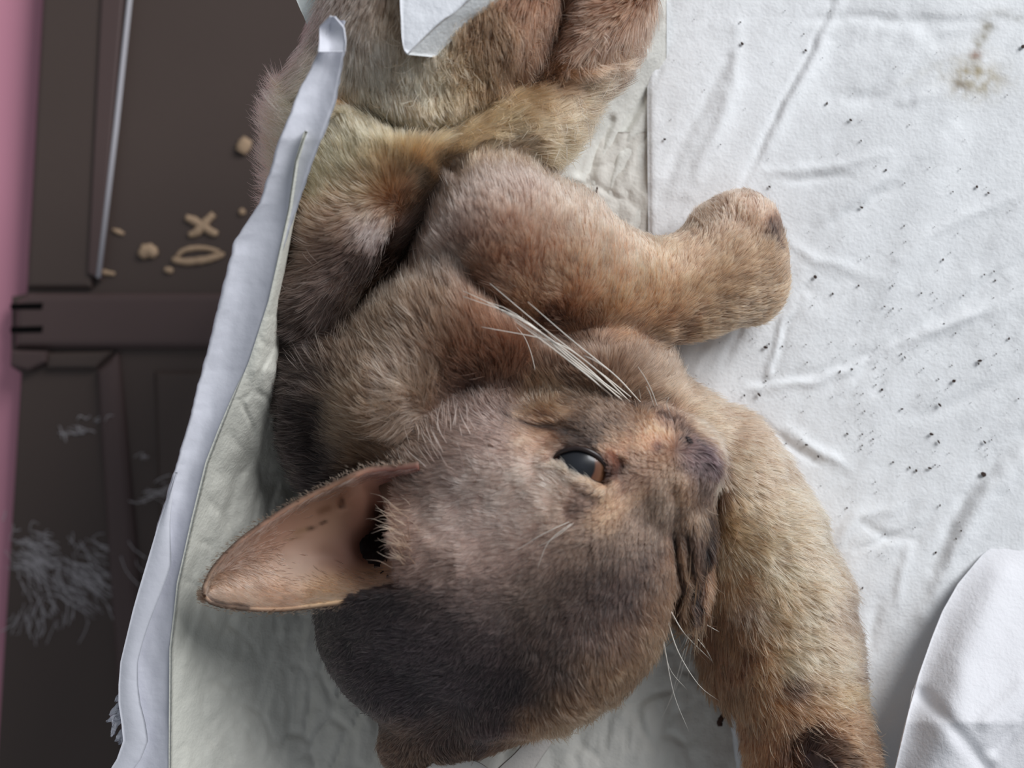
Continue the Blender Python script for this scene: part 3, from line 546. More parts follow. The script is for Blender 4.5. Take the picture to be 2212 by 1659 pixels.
# ---------------- coat colour chart, shade painted in at elbow and shoulder: (X, Y, rgb, spread)
CH = [
 # belly, top
 (760, 20, (152, 134, 118), 60), (700, 90, (168, 148, 128), 60), (800, 120, (206, 180, 150), 70), (900, 180, (204, 176, 138), 60), (760, 230, (214, 184, 142), 60), (690, 200, (200, 172, 134), 50), (870, 30, (160, 136, 108), 40),
 (960, 220, (180, 152, 114), 40), (1010, 150, (158, 128, 90), 40), (1080, 90, (122, 96, 68), 45), (1130, 150, (96, 74, 54), 45), (1060, 180, (140, 112, 78), 40), (1180, 60, (140, 104, 78), 50), (1250, 60, (148, 112, 88), 50), (1330, 60, (156, 122, 98), 50),
 (1380, 20, (140, 108, 84), 40), (1230, 20, (90, 66, 46), 30), (1210, 130, (112, 84, 60), 40), (1300, 140, (160, 130, 104), 45), (1340, 150, (164, 136, 108), 40), (1190, 190, (92, 68, 48), 30), (1250, 200, (172, 146, 114), 45), (1200, 260, (176, 150, 116), 45),
 (1140, 230, (160, 134, 100), 40), (1060, 260, (178, 150, 110), 40), (1180, 330, (168, 146, 106), 35), (1100, 310, (164, 140, 108), 40), (900, 320, (196, 162, 116), 50), (1000, 310, (164, 138, 100), 45), (780, 320, (222, 188, 138), 60), (680, 330, (228, 196, 146), 60), (620, 300, (206, 176, 138), 50),
 (700, 400, (220, 184, 134), 45), (800, 400, (186, 146, 104), 40), (880, 390, (150, 120, 90), 40), (600, 420, (196, 168, 134), 40), (940, 350, (150, 124, 94), 40),
 # tucked elbow and shoulder: dark grey coat plus painted shade
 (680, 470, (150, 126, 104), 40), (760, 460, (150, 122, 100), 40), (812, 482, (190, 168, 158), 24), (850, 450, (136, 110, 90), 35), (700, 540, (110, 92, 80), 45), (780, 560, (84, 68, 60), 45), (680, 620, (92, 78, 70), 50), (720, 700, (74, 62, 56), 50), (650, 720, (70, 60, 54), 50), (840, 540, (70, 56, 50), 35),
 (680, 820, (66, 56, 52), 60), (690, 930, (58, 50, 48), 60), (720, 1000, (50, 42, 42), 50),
 # chest
 (870, 560, (120, 104, 92), 45), (940, 520, (130, 114, 104), 50), (820, 660, (118, 100, 80), 45), (900, 640, (128, 108, 88), 50), (970, 600, (150, 130, 114), 40), (960, 680, (130, 108, 88), 45), (860, 760, (122, 102, 80), 50), (780, 780, (112, 92, 72), 45), (940, 780, (124, 102, 82), 50), (1010, 760, (128, 98, 76), 45),
 (1060, 700, (140, 104, 80), 40), (1050, 650, (120, 92, 72), 30), (1100, 780, (124, 92, 70), 45), (780, 880, (120, 98, 74), 45), (880, 850, (158, 134, 112), 38), (930, 830, (150, 126, 106), 35), (830, 960, (118, 96, 74), 45), (770, 950, (104, 86, 66), 40), (1180, 780, (112, 92, 76), 40), (1260, 770, (106, 86, 70), 40), (1340, 790, (118, 98, 80), 40), (1400, 800, (134, 114, 94), 40), (1010, 830, (96, 74, 60), 30), (1080, 830, (104, 82, 66), 30),
 # raised foreleg
 (980, 420, (146, 128, 114), 50), (1060, 400, (148, 130, 116), 50), (1140, 400, (150, 130, 116), 45), (1000, 480, (132, 114, 102), 45), (1060, 490, (154, 124, 104), 45), (1150, 480, (168, 136, 114), 50), (1230, 450, (176, 150, 128), 45), (1270, 520, (180, 150, 124), 50), (1180, 560, (164, 128, 102), 50), (1090, 580, (146, 112, 88), 45),
 (1150, 640, (152, 120, 92), 40), (1260, 600, (176, 140, 108), 50), (1340, 560, (186, 156, 128), 50), (1340, 640, (182, 148, 112), 50), (1260, 680, (144, 110, 82), 35), (1210, 690, (100, 74, 58), 25), (1350, 710, (140, 108, 78), 35), (1420, 600, (184, 152, 118), 45), (1430, 680, (156, 124, 92), 40), (1490, 560, (172, 142, 112), 40), (1500, 640, (158, 130, 98), 40),
 (1560, 470, (170, 142, 118), 45), (1620, 450, (168, 138, 114), 40), (1600, 530, (162, 136, 108), 40), (1560, 600, (152, 126, 96), 40), (1640, 600, (142, 118, 90), 40), (1600, 660, (138, 114, 86), 40), (1530, 700, (150, 122, 90), 40), (1680, 560, (136, 112, 86), 25), (1460, 710, (110, 84, 60), 22), (1668, 500, (80, 62, 50), 14),
 # head
 (1000, 880, (118, 102, 92), 40), (1080, 880, (120, 102, 92), 40), (1180, 860, (150, 126, 100), 30), (1150, 890, (128, 106, 84), 30), (1230, 890, (134, 110, 86), 30), (1300, 890, (120, 100, 80), 35), (1290, 930, (92, 76, 64), 35), (1340, 900, (104, 84, 68), 30), (1190, 905, (150, 112, 76), 18), (1250, 925, (96, 78, 64), 24),
 (1000, 960, (142, 120, 106), 45), (1090, 960, (134, 112, 100), 45), (1160, 955, (168, 130, 98), 30), (900, 960, (122, 104, 88), 40), (900, 1020, (128, 108, 92), 40), (960, 1040, (150, 126, 112), 50), (1060, 1040, (168, 142, 126), 50), (1150, 1030, (176, 148, 126), 45), (1120, 1120, (170, 142, 126), 50), (1010, 1120, (164, 136, 122), 50),
 (920, 1130, (162, 130, 112), 45), (1210, 1090, (172, 142, 118), 40), (1262, 1095, (104, 84, 70), 20), (1275, 1080, (100, 82, 70), 18), (1320, 1080, (168, 130, 94), 28), (1310, 1110, (156, 124, 92), 25), (1360, 960, (176, 132, 92), 28), (1410, 945, (188, 140, 96), 24), (1440, 915, (116, 90, 78), 22), (1380, 910, (132, 104, 80), 22), (1350, 990, (124, 98, 80), 28), (1420, 980, (140, 110, 86), 26),
 (1425, 965, (88, 68, 66), 10), (1390, 1020, (150, 118, 92), 30), (1350, 1040, (138, 110, 90), 28), (1330, 995, (130, 84, 62), 16), (1450, 1020, (136, 112, 88), 30), (1490, 980, (92, 74, 74), 22), (1515, 1000, (94, 80, 80), 22), (1520, 1050, (110, 92, 82), 25), (1480, 1060, (150, 116, 84), 24), (1420, 1080, (132, 112, 92), 40), (1370, 1130, (122, 102, 84), 40), (1440, 1140, (110, 90, 72), 30), (1510, 1110, (120, 98, 76), 26), (1500, 1170, (84, 66, 54), 26),
 (1475, 1190, (130, 104, 80), 14), (1500, 1260, (90, 70, 56), 18), (1480, 1230, (124, 98, 74), 12), (1320, 1190, (100, 82, 68), 45), (1400, 1210, (92, 74, 62), 40), (1440, 1220, (130, 104, 82), 22), (1250, 1170, (128, 106, 88), 35), (1180, 1180, (146, 122, 106), 45), (1080, 1200, (146, 122, 108), 50), (980, 1210, (136, 114, 100), 45), (900, 1230, (120, 98, 86), 35), (1250, 1250, (88, 72, 62), 45), (1340, 1270, (76, 60, 54), 50), (1430, 1300, (124, 98, 74), 35),
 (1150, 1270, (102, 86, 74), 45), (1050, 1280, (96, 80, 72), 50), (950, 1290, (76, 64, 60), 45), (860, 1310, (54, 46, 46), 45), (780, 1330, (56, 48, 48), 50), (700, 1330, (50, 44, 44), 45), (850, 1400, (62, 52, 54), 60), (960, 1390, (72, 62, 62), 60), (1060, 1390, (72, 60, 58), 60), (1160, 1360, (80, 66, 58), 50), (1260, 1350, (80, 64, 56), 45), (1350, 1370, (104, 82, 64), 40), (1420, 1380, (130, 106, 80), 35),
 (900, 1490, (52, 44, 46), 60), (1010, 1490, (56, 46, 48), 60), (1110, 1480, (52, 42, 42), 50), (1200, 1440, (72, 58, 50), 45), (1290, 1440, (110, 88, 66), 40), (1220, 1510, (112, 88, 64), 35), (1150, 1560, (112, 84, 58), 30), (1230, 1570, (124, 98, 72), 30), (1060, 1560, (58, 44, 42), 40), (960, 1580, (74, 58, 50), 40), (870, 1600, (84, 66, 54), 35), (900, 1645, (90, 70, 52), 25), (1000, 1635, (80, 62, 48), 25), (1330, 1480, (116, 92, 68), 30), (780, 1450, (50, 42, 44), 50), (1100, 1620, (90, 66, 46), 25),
 # lower foreleg
 (1440, 860, (160, 136, 112), 35), (1510, 900, (172, 146, 118), 35), (1590, 930, (164, 138, 112), 35), (1580, 1000, (176, 148, 118), 35), (1640, 1020, (178, 152, 124), 35), (1610, 1090, (176, 146, 112), 40), (1690, 1100, (180, 156, 126), 35), (1590, 1180, (182, 146, 108), 40), (1680, 1200, (186, 158, 124), 40), (1740, 1200, (176, 152, 124), 30), (1570, 1260, (176, 134, 96), 35), (1650, 1290, (182, 146, 108), 45), (1740, 1310, (182, 156, 124), 40), (1790, 1320, (158, 136, 114), 30),
 (1610, 1300, (176, 148, 126), 25), (1640, 1380, (172, 130, 92), 40), (1720, 1400, (188, 158, 124), 40), (1800, 1420, (180, 154, 124), 35), (1850, 1440, (150, 130, 112), 25), (1560, 1340, (116, 80, 54), 25), (1580, 1420, (124, 84, 56), 25), (1600, 1400, (124, 86, 60), 18), (1640, 1460, (170, 124, 82), 35), (1700, 1470, (86, 74, 66), 17), (1760, 1480, (170, 140, 108), 30), (1810, 1500, (166, 138, 102), 35), (1650, 1540, (156, 110, 70), 40), (1740, 1540, (158, 120, 86), 35), (1800, 1560, (150, 118, 88), 35),
 (1610, 1560, (120, 80, 50), 25), (1660, 1620, (144, 98, 60), 35), (1740, 1600, (86, 64, 48), 28), (1820, 1600, (130, 104, 76), 30), (1760, 1640, (60, 46, 42), 35), (1860, 1640, (124, 98, 72), 30), (1700, 1660, (100, 70, 48), 25), (1530, 1420, (120, 90, 64), 20),
]
CHX = np.array([(a, b) for a, b, _, _ in CH], float); CHC = np.array([lin(c) for _, _, c, _ in CH]); CHS = np.array([s for *_, s in CH], float)*.8
STR = [  # strokes of dark or light fur, and painted shade along folds and gaps: polyline, width, rgb, strength
 ([(1100, 903), (1150, 923), (1200, 925), (1250, 942), (1290, 960)], 7, (44, 34, 32), .8), ([(1060, 890), (1120, 880), (1190, 900)], 10, (80, 62, 52), .4), ([(1180, 985), (1150, 1000)], 5, (190, 160, 140), .5),
 ([(1190, 990), (1240, 962), (1290, 975), (1318, 1010), (1318, 1044)], 7, (50, 38, 34), .8), ([(1205, 1002), (1260, 1034), (1300, 1052), (1330, 1046)], 8, (196, 164, 128), .7),
 ([(1305, 1020), (1335, 1022), (1345, 1010)], 13, (70, 46, 40), .8), ([(1310, 975), (1345, 975), (1362, 1000)], 7, (190, 140, 100), .5), ([(1455, 1148), (1462, 1200), (1472, 1260), (1466, 1330)], 5, (34, 26, 24), .9),
 ([(1486, 1150), (1496, 1230), (1496, 1290), (1482, 1360)], 5, (40, 30, 26), .85), ([(1530, 1100), (1522, 1180), (1510, 1260), (1496, 1330)], 9, (40, 30, 28), .9), ([(1310, 860), (1370, 878), (1430, 905), (1470, 920)], 6, (50, 40, 36), .7),  # muzzle edge line is painted shade against the foreleg
 ([(1547, 1010), (1552, 1045), (1545, 1075)], 4, (200, 180, 150), .8), ([(1370, 930), (1365, 990), (1362, 1010)], 5, (90, 70, 58), .5), ([(1260, 1035), (1230, 1050), (1190, 1055)], 20, (180, 152, 124), .4),
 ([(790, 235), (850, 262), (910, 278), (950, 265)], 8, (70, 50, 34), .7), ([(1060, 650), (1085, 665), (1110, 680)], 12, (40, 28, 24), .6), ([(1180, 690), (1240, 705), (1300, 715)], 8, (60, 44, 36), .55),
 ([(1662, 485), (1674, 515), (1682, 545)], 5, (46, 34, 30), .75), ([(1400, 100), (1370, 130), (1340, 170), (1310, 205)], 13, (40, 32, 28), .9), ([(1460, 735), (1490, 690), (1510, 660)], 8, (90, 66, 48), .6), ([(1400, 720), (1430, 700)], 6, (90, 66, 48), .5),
 ([(1380, 730), (1430, 742)], 6, (100, 76, 54), .5), ([(1020, 840), (1060, 850), (1110, 835)], 14, (64, 50, 44), .5), ([(1600, 1340), (1606, 1380), (1602, 1430)], 6, (80, 52, 38), .6), ([(1840, 1330), (1850, 1420), (1850, 1460)], 8, (96, 84, 76), .5), ([(1800, 1230), (1830, 1310)], 7, (110, 96, 84), .4),
 ([(1190, 1585), (1300, 1500), (1420, 1395)], 42, (140, 114, 84), .55), ([(1468, 935), (1486, 944), (1502, 962)], 10, (44, 32, 34), .85), ([(980, 1100), (1080, 1090), (1180, 1050)], 70, (186, 162, 146), .4), ([(1700, 1612), (1740, 1592), (1800, 1604), (1838, 1655)], 15, (58, 44, 36), .75), ([(1502, 960), (1530, 985), (1542, 1012)], 15, (80, 66, 70), .75), ([(1548, 1070), (1534, 1150), (1520, 1230), (1502, 1320)], 7, (34, 26, 26), .8), ([(1253, 1108), (1282, 1082)], 20, (92, 72, 60), .8), ([(1345, 925), (1300, 940), (1270, 930)], 20, (84, 70, 58), .6), ([(1425, 962), (1428, 968)], 9, (76, 58, 60), .8), ([(1300, 1110), (1345, 1085), (1390, 1060)], 16, (176, 140, 106), .5), ([(1440, 1160), (1448, 1230), (1446, 1290)], 9, (150, 118, 90), .6), ([(1475, 1190), (1482, 1250), (1480, 1300)], 5, (150, 122, 94), .7), ([(1400, 930), (1440, 950), (1380, 960)], 16, (190, 142, 102), .45), ([(1130, 905), (1180, 885), (1240, 890)], 9, (170, 136, 100), .6),  # dark lip line beside the foreleg deepened with painted shade
 ([(640, 1290), (860, 1285), (900, 1275)], 10, (46, 40, 40), .6),
]
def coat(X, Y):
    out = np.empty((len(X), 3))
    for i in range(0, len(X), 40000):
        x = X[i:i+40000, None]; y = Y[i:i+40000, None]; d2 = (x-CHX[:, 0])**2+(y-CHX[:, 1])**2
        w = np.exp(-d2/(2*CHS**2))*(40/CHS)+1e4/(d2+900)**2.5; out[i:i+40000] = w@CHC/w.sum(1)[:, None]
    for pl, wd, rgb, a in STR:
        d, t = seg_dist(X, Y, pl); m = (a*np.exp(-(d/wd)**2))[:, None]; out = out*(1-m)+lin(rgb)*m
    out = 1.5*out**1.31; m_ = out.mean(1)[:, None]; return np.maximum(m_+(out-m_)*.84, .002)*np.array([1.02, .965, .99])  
GAIN = 1.0
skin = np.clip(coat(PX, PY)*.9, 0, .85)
# ---------------- near ear: cupped shell joined into the body mesh
upE = curve([(905, 1010, 0), (850, 1016, 0), (790, 1022, 0), (720, 1052, 0), (650, 1086, 0), (590, 1122, 0), (520, 1172, 0), (470, 1222, 0), (447, 1262, 0), (444, 1284, 0)], 70)[:, :2]
loE = curve([(950, 1240, 0), (900, 1262, 0), (850, 1276, 0), (780, 1290, 0), (700, 1302, 0), (620, 1312, 0), (560, 1313, 0), (500, 1308, 0), (462, 1300, 0), (446, 1288, 0)], 70)[:, :2]
nt_ = 60; t = np.linspace(0, 1, nt_)[None, :]; s = np.linspace(0, 1, 70)[:, None]
EX = upE[:, :1]*(1-t)+loE[:, :1]*t; EY = upE[:, 1:]*(1-t)+loE[:, 1:]*t
rim = 4*t*(1-t)
EZ = 452-50*s-(150*(1-s)**.8+16)*rim**.75+np.where(t < .5, 34, -16)*np.abs(2*t-1)**2*(1-s*.7)
d_, _ = seg_dist(EX, EY, [(758, 1060), (740, 1075), (738, 1092)]); EZ = EZ-22*np.exp(-(d_/9)**2)               # marginal pocket
d_, _ = seg_dist(EX, EY, [(775, 1058), (790, 1085), (800, 1120)]); EZ = EZ+30*np.exp(-(d_/24)**2)
d_, _ = seg_dist(EX, EY, [(835, 1130), (812, 1180)]); EZ = EZ-130*np.exp(-(d_/32)**2)                           # ear canal
d_, _ = seg_dist(EX, EY, [(700, 1200), (780, 1235), (830, 1240)]); EZ = EZ-12*np.exp(-(d_/20)**2)
EZ = EZ+3*fbm(EX/30, EY/30, 2)
ex_, ey_ = unproj(EX, EY, EZ); Ep = np.stack([ex_, ey_, EZ+0*ex_], -1)
gu = np.gradient(Ep, axis=0); gv = np.gradient(Ep, axis=1); En = np.cross(gu, gv); En /= np.linalg.norm(En, axis=-1, keepdims=True)+1e-12
if En[..., 2].mean() < 0: En = -En
_in = inpoly(PX, PY, [tuple(p) for p in upE[12:]]+[tuple(p) for p in loE[::-1][:-12]]) & (PX < 885) & (Nb[:, 2] > -.1)
_ix = np.flatnonzero(_in)
for i0 in range(0, len(_ix), 2000):
    j = _ix[i0:i0+2000]; dd_ = (PX[j, None]-EX.ravel()[None, ::3])**2+(PY[j, None]-EY.ravel()[None, ::3])**2; ze = EZ.ravel()[::3][dd_.argmin(1)]
    Vb[j, 2] = np.minimum(Vb[j, 2], ze-40)
Nb = vnormals(Vb, Fb); skin = np.clip(coat(PX, PY)*.9, 0, .85)
Eb = Ep-En*(11-4*s[..., None]); NE = 70*nt_
EAR = [(470, 1270, (150, 118, 92), 30), (500, 1210, (140, 100, 78), 30), (560, 1180, (158, 112, 86), 35), (640, 1130, (166, 116, 88), 40), (560, 1240, (172, 142, 118), 40), (640, 1230, (168, 142, 122), 35), (640, 1180, (170, 136, 116), 30), (700, 1150, (160, 122, 92), 35), (700, 1200, (136, 98, 84), 35),
 (760, 1180, (130, 84, 70), 30), (600, 1290, (168, 122, 82), 30), (700, 1275, (186, 146, 98), 30), (800, 1262, (182, 138, 94), 30), (520, 1295, (164, 126, 92), 25), (720, 1070, (142, 96, 66), 30), (790, 1070, (172, 116, 88), 22), (850, 1060, (124, 72, 58), 30), (840, 1100, (120, 74, 62), 25), (820, 1150, (62, 34, 28), 22), (790, 1210, (96, 60, 48), 22),
 (650, 1095, (150, 104, 72), 22), (880, 1240, (160, 120, 92), 30), (780, 1135, (146, 98, 76), 25), (880, 1160, (150, 112, 92), 25), (600, 1140, (160, 110, 82), 25)]
EC = np.array([(a, b) for a, b, _, _ in EAR], float); ECc = np.array([lin(c) for _, _, c, _ in EAR]); ECs = np.array([q for *_, q in EAR], float)
def earcol(X, Y):
    d2 = (X[:, None]-EC[:, 0])**2+(Y[:, None]-EC[:, 1])**2; w = np.exp(-d2/(2*ECs**2))+1e2/(d2+900)**1.8; o = w@ECc/w.sum(1)[:, None]
    for pl, wd, rgb, a in [([(693, 1105), (708, 1098)], 9, (110, 68, 34), .7), ([(668, 1142), (676, 1140)], 5, (50, 30, 20), .8), ([(692, 1132), (704, 1126)], 4, (60, 34, 22), .8), ([(640, 1150), (660, 1144)], 7, (130, 96, 50), .5), ([(740, 1080), (738, 1092)], 5, (90, 50, 32), .8), ([(800, 1238), (850, 1236)], 9, (120, 82, 44), .5), ([(446, 1275), (462, 1300), (500, 1310), (540, 1312)], 4, (50, 38, 34), .85), ([(815, 1105), (835, 1140), (815, 1195)], 16, (36, 20, 18), .8), ([(620, 1165), (650, 1160)], 5, (130, 96, 56), .35), ([(862, 1040), (868, 1080)], 7, (86, 50, 42), .6)]:
        d, _ = seg_dist(X, Y, pl); m = (a*np.exp(-(d/wd)**2))[:, None]; o = o*(1-m)+lin(rgb)*m
    return o
ecol = earcol(EX.ravel(), EY.ravel()); ecol = np.clip((ecol.mean(1)[:, None]+(ecol-ecol.mean(1)[:, None])*.72)*1.75, 0, .9); eback = coat(EX.ravel(), EY.ravel())*0+lin((110, 92, 80))
ft = grid_faces(70, nt_); bnd = np.r_[np.arange(nt_), np.arange(1, 70)*nt_+nt_-1, 69*nt_+np.arange(nt_-2, -1, -1), np.arange(68, 0, -1)*nt_]; b2 = np.roll(bnd, -1)
ff = np.vstack([ft, (ft+NE)[:, ::-1], np.stack([b2, bnd, bnd+NE, b2+NE], -1)])
q = ft[100]; e3 = Ep.reshape(-1, 3); 
def wn(q, P): n = np.cross(P[q[1]]-P[q[0]], P[q[2]]-P[q[0]]); return n[2]
# body faces: outward in y-down space means flipped when y is negated
allV = np.vstack([Vb, e3, Eb.reshape(-1, 3)])
if wn(q, e3) < 0: ff = ff[:, ::-1]
allF = np.vstack([Fb, ff+len(Vb)])[:, ::-1]
allC = np.vstack([skin, ecol, eback])
def W3(P): return np.stack([P[:, 0]*S, -P[:, 1]*S, P[:, 2]*S], -1)
cat = tag(empty('kitten', tuple(V(1050, 900, 0))), 'grey-brown short-haired kitten lying on its side with one eye half open', 'cat')
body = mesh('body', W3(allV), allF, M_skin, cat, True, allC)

# ---------------- eye
def height_at(X, Y, up=.2):
    m = (np.hypot(PX-X, PY-Y) < 14) & (Nb[:, 2] > up); return float(Vb[m, 2].max()) if m.any() else 200.
m = mat('eyeball', (30, 24, 22), .28, .4, coat=.3); nt = m.node_tree; N = nt.nodes; L = nt.links
tc = N.new('ShaderNodeTexCoord'); sp = N.new('ShaderNodeVectorMath'); sp.operation = 'NORMALIZE'; L.new(tc.outputs['Object'], sp.inputs[0])
dt = N.new('ShaderNodeVectorMath'); dt.operation = 'DOT_PRODUCT'; g = np.array([-.25, .10, .96]); g /= np.linalg.norm(g); dt.inputs[1].default_value = tuple(g); L.new(sp.outputs[0], dt.inputs[0])
cr = N.new('ShaderNodeValToRGB'); cr.color_ramp.interpolation = 'LINEAR'; e = cr.color_ramp.elements
e[0].position = .38; e[0].color = (.006, .004, .004, 1); e[1].position = .45; e[1].color = (.05, .022, .012, 1)
for p_, c_2 in ((.70, (.16, .075, .04, 1)), (.82, (.14, .06, .035, 1)), (.85, (.01, .01, .012, 1)), (1., (.02, .022, .028, 1))):
    q_ = e.new(p_); q_.color = c_2
L.new(dt.outputs['Value'], cr.inputs[0]); L.new(cr.outputs[0], N['Principled BSDF'].inputs['Base Color'])
R_ = 66.; zc = zsurf-R_+4; cxw = V(1256, 1008, zc)
th = np.linspace(0, math.pi, 33)[:, None]; ph = np.linspace(0, 2*math.pi, 49)[None, :]
sv = np.stack([np.sin(th)*np.cos(ph), np.sin(th)*np.sin(ph), np.cos(th)+0*ph], -1)*R_*S
bulge = np.clip((sv/(R_*S)) @ g, 0, 1)[..., None]**24; sv = sv*(1+.05*bulge)
eye = mesh('eyeball', sv.reshape(-1, 3), grid_faces(33, 49), m, None); eye.parent = cat; eye.location = tuple(np.array(cxw)-np.array(cat.location)); eye['label'] = 'half-open dark eye with brown iris'
# lid rims
def zlid(X, Y): return zc+math.sqrt(max(R_**2-((X-1256)*.88)**2-((Y-1008)*.88)**2, 300))+4
lidp = np.array([V(p[0], p[1], zlid(p[0], p[1])) for p in EP[:-1]])
o = tube('eyelid', lidp[:42], np.interp(np.arange(42), [0, 8, 34, 41], [2, 5, 5, 2])*S, M_lid, cat, 8); o['label'] = 'dark eyelid rim'
# nose leather and nostril
def patch(name, poly, m, off, dome, label=None, zbase=None):
    P = curve([(*p, 0) for p in poly+[poly[0]]], 40)[:-1, :2]; c = P.mean(0); rings = 8; v = []; f = []
    for r in range(rings+1):
        a = r/rings
        for p in P:
            q = c+(p-c)*a; z = (zbase if zbase else surf(q[0], q[1]))+off+dome*(1-a*a)-(a > .9)*off*1.6; v.append(V(q[0], q[1], z))
    n = len(P); f = [[r*n+k, r*n+(k+1) % n, (r+1)*n+(k+1) % n, (r+1)*n+k] for r in range(rings) for k in range(n)]
    o = mesh(name, v, [x[::-1] for x in f], m, cat)
    if label: o['label'] = label
    return o
_up = Nb[:, 2] > .05
def surf(X, Y):
    d = np.hypot(PX-X, PY-Y); m = (d < 16) & _up
    if not m.any(): return 250.
    z = Vb[m, 2]; w = np.exp(-(d[m]/6)**2)*np.exp((z-z.max())/15); return float((z*w).sum()/w.sum())
patch('nose', [(1456, 924), (1474, 920), (1500, 932), (1514, 952), (1512, 974), (1490, 970), (1468, 952)], M_noseskin, 2, 2, 'dark mauve nose leather')
patch('nostril', [(1480, 942), (1490, 943), (1498, 952), (1497, 959), (1488, 956)], mat('nostril_skin', (30, 20, 21), .6, .2), 8, 0, 'dark nostril')
patch('paw_pad', [(1718, 1620), (1740, 1606), (1775, 1612), (1800, 1640), (1790, 1690), (1750, 1700), (1722, 1670)], M_pawpad, 0, 0, 'dark paw pad')

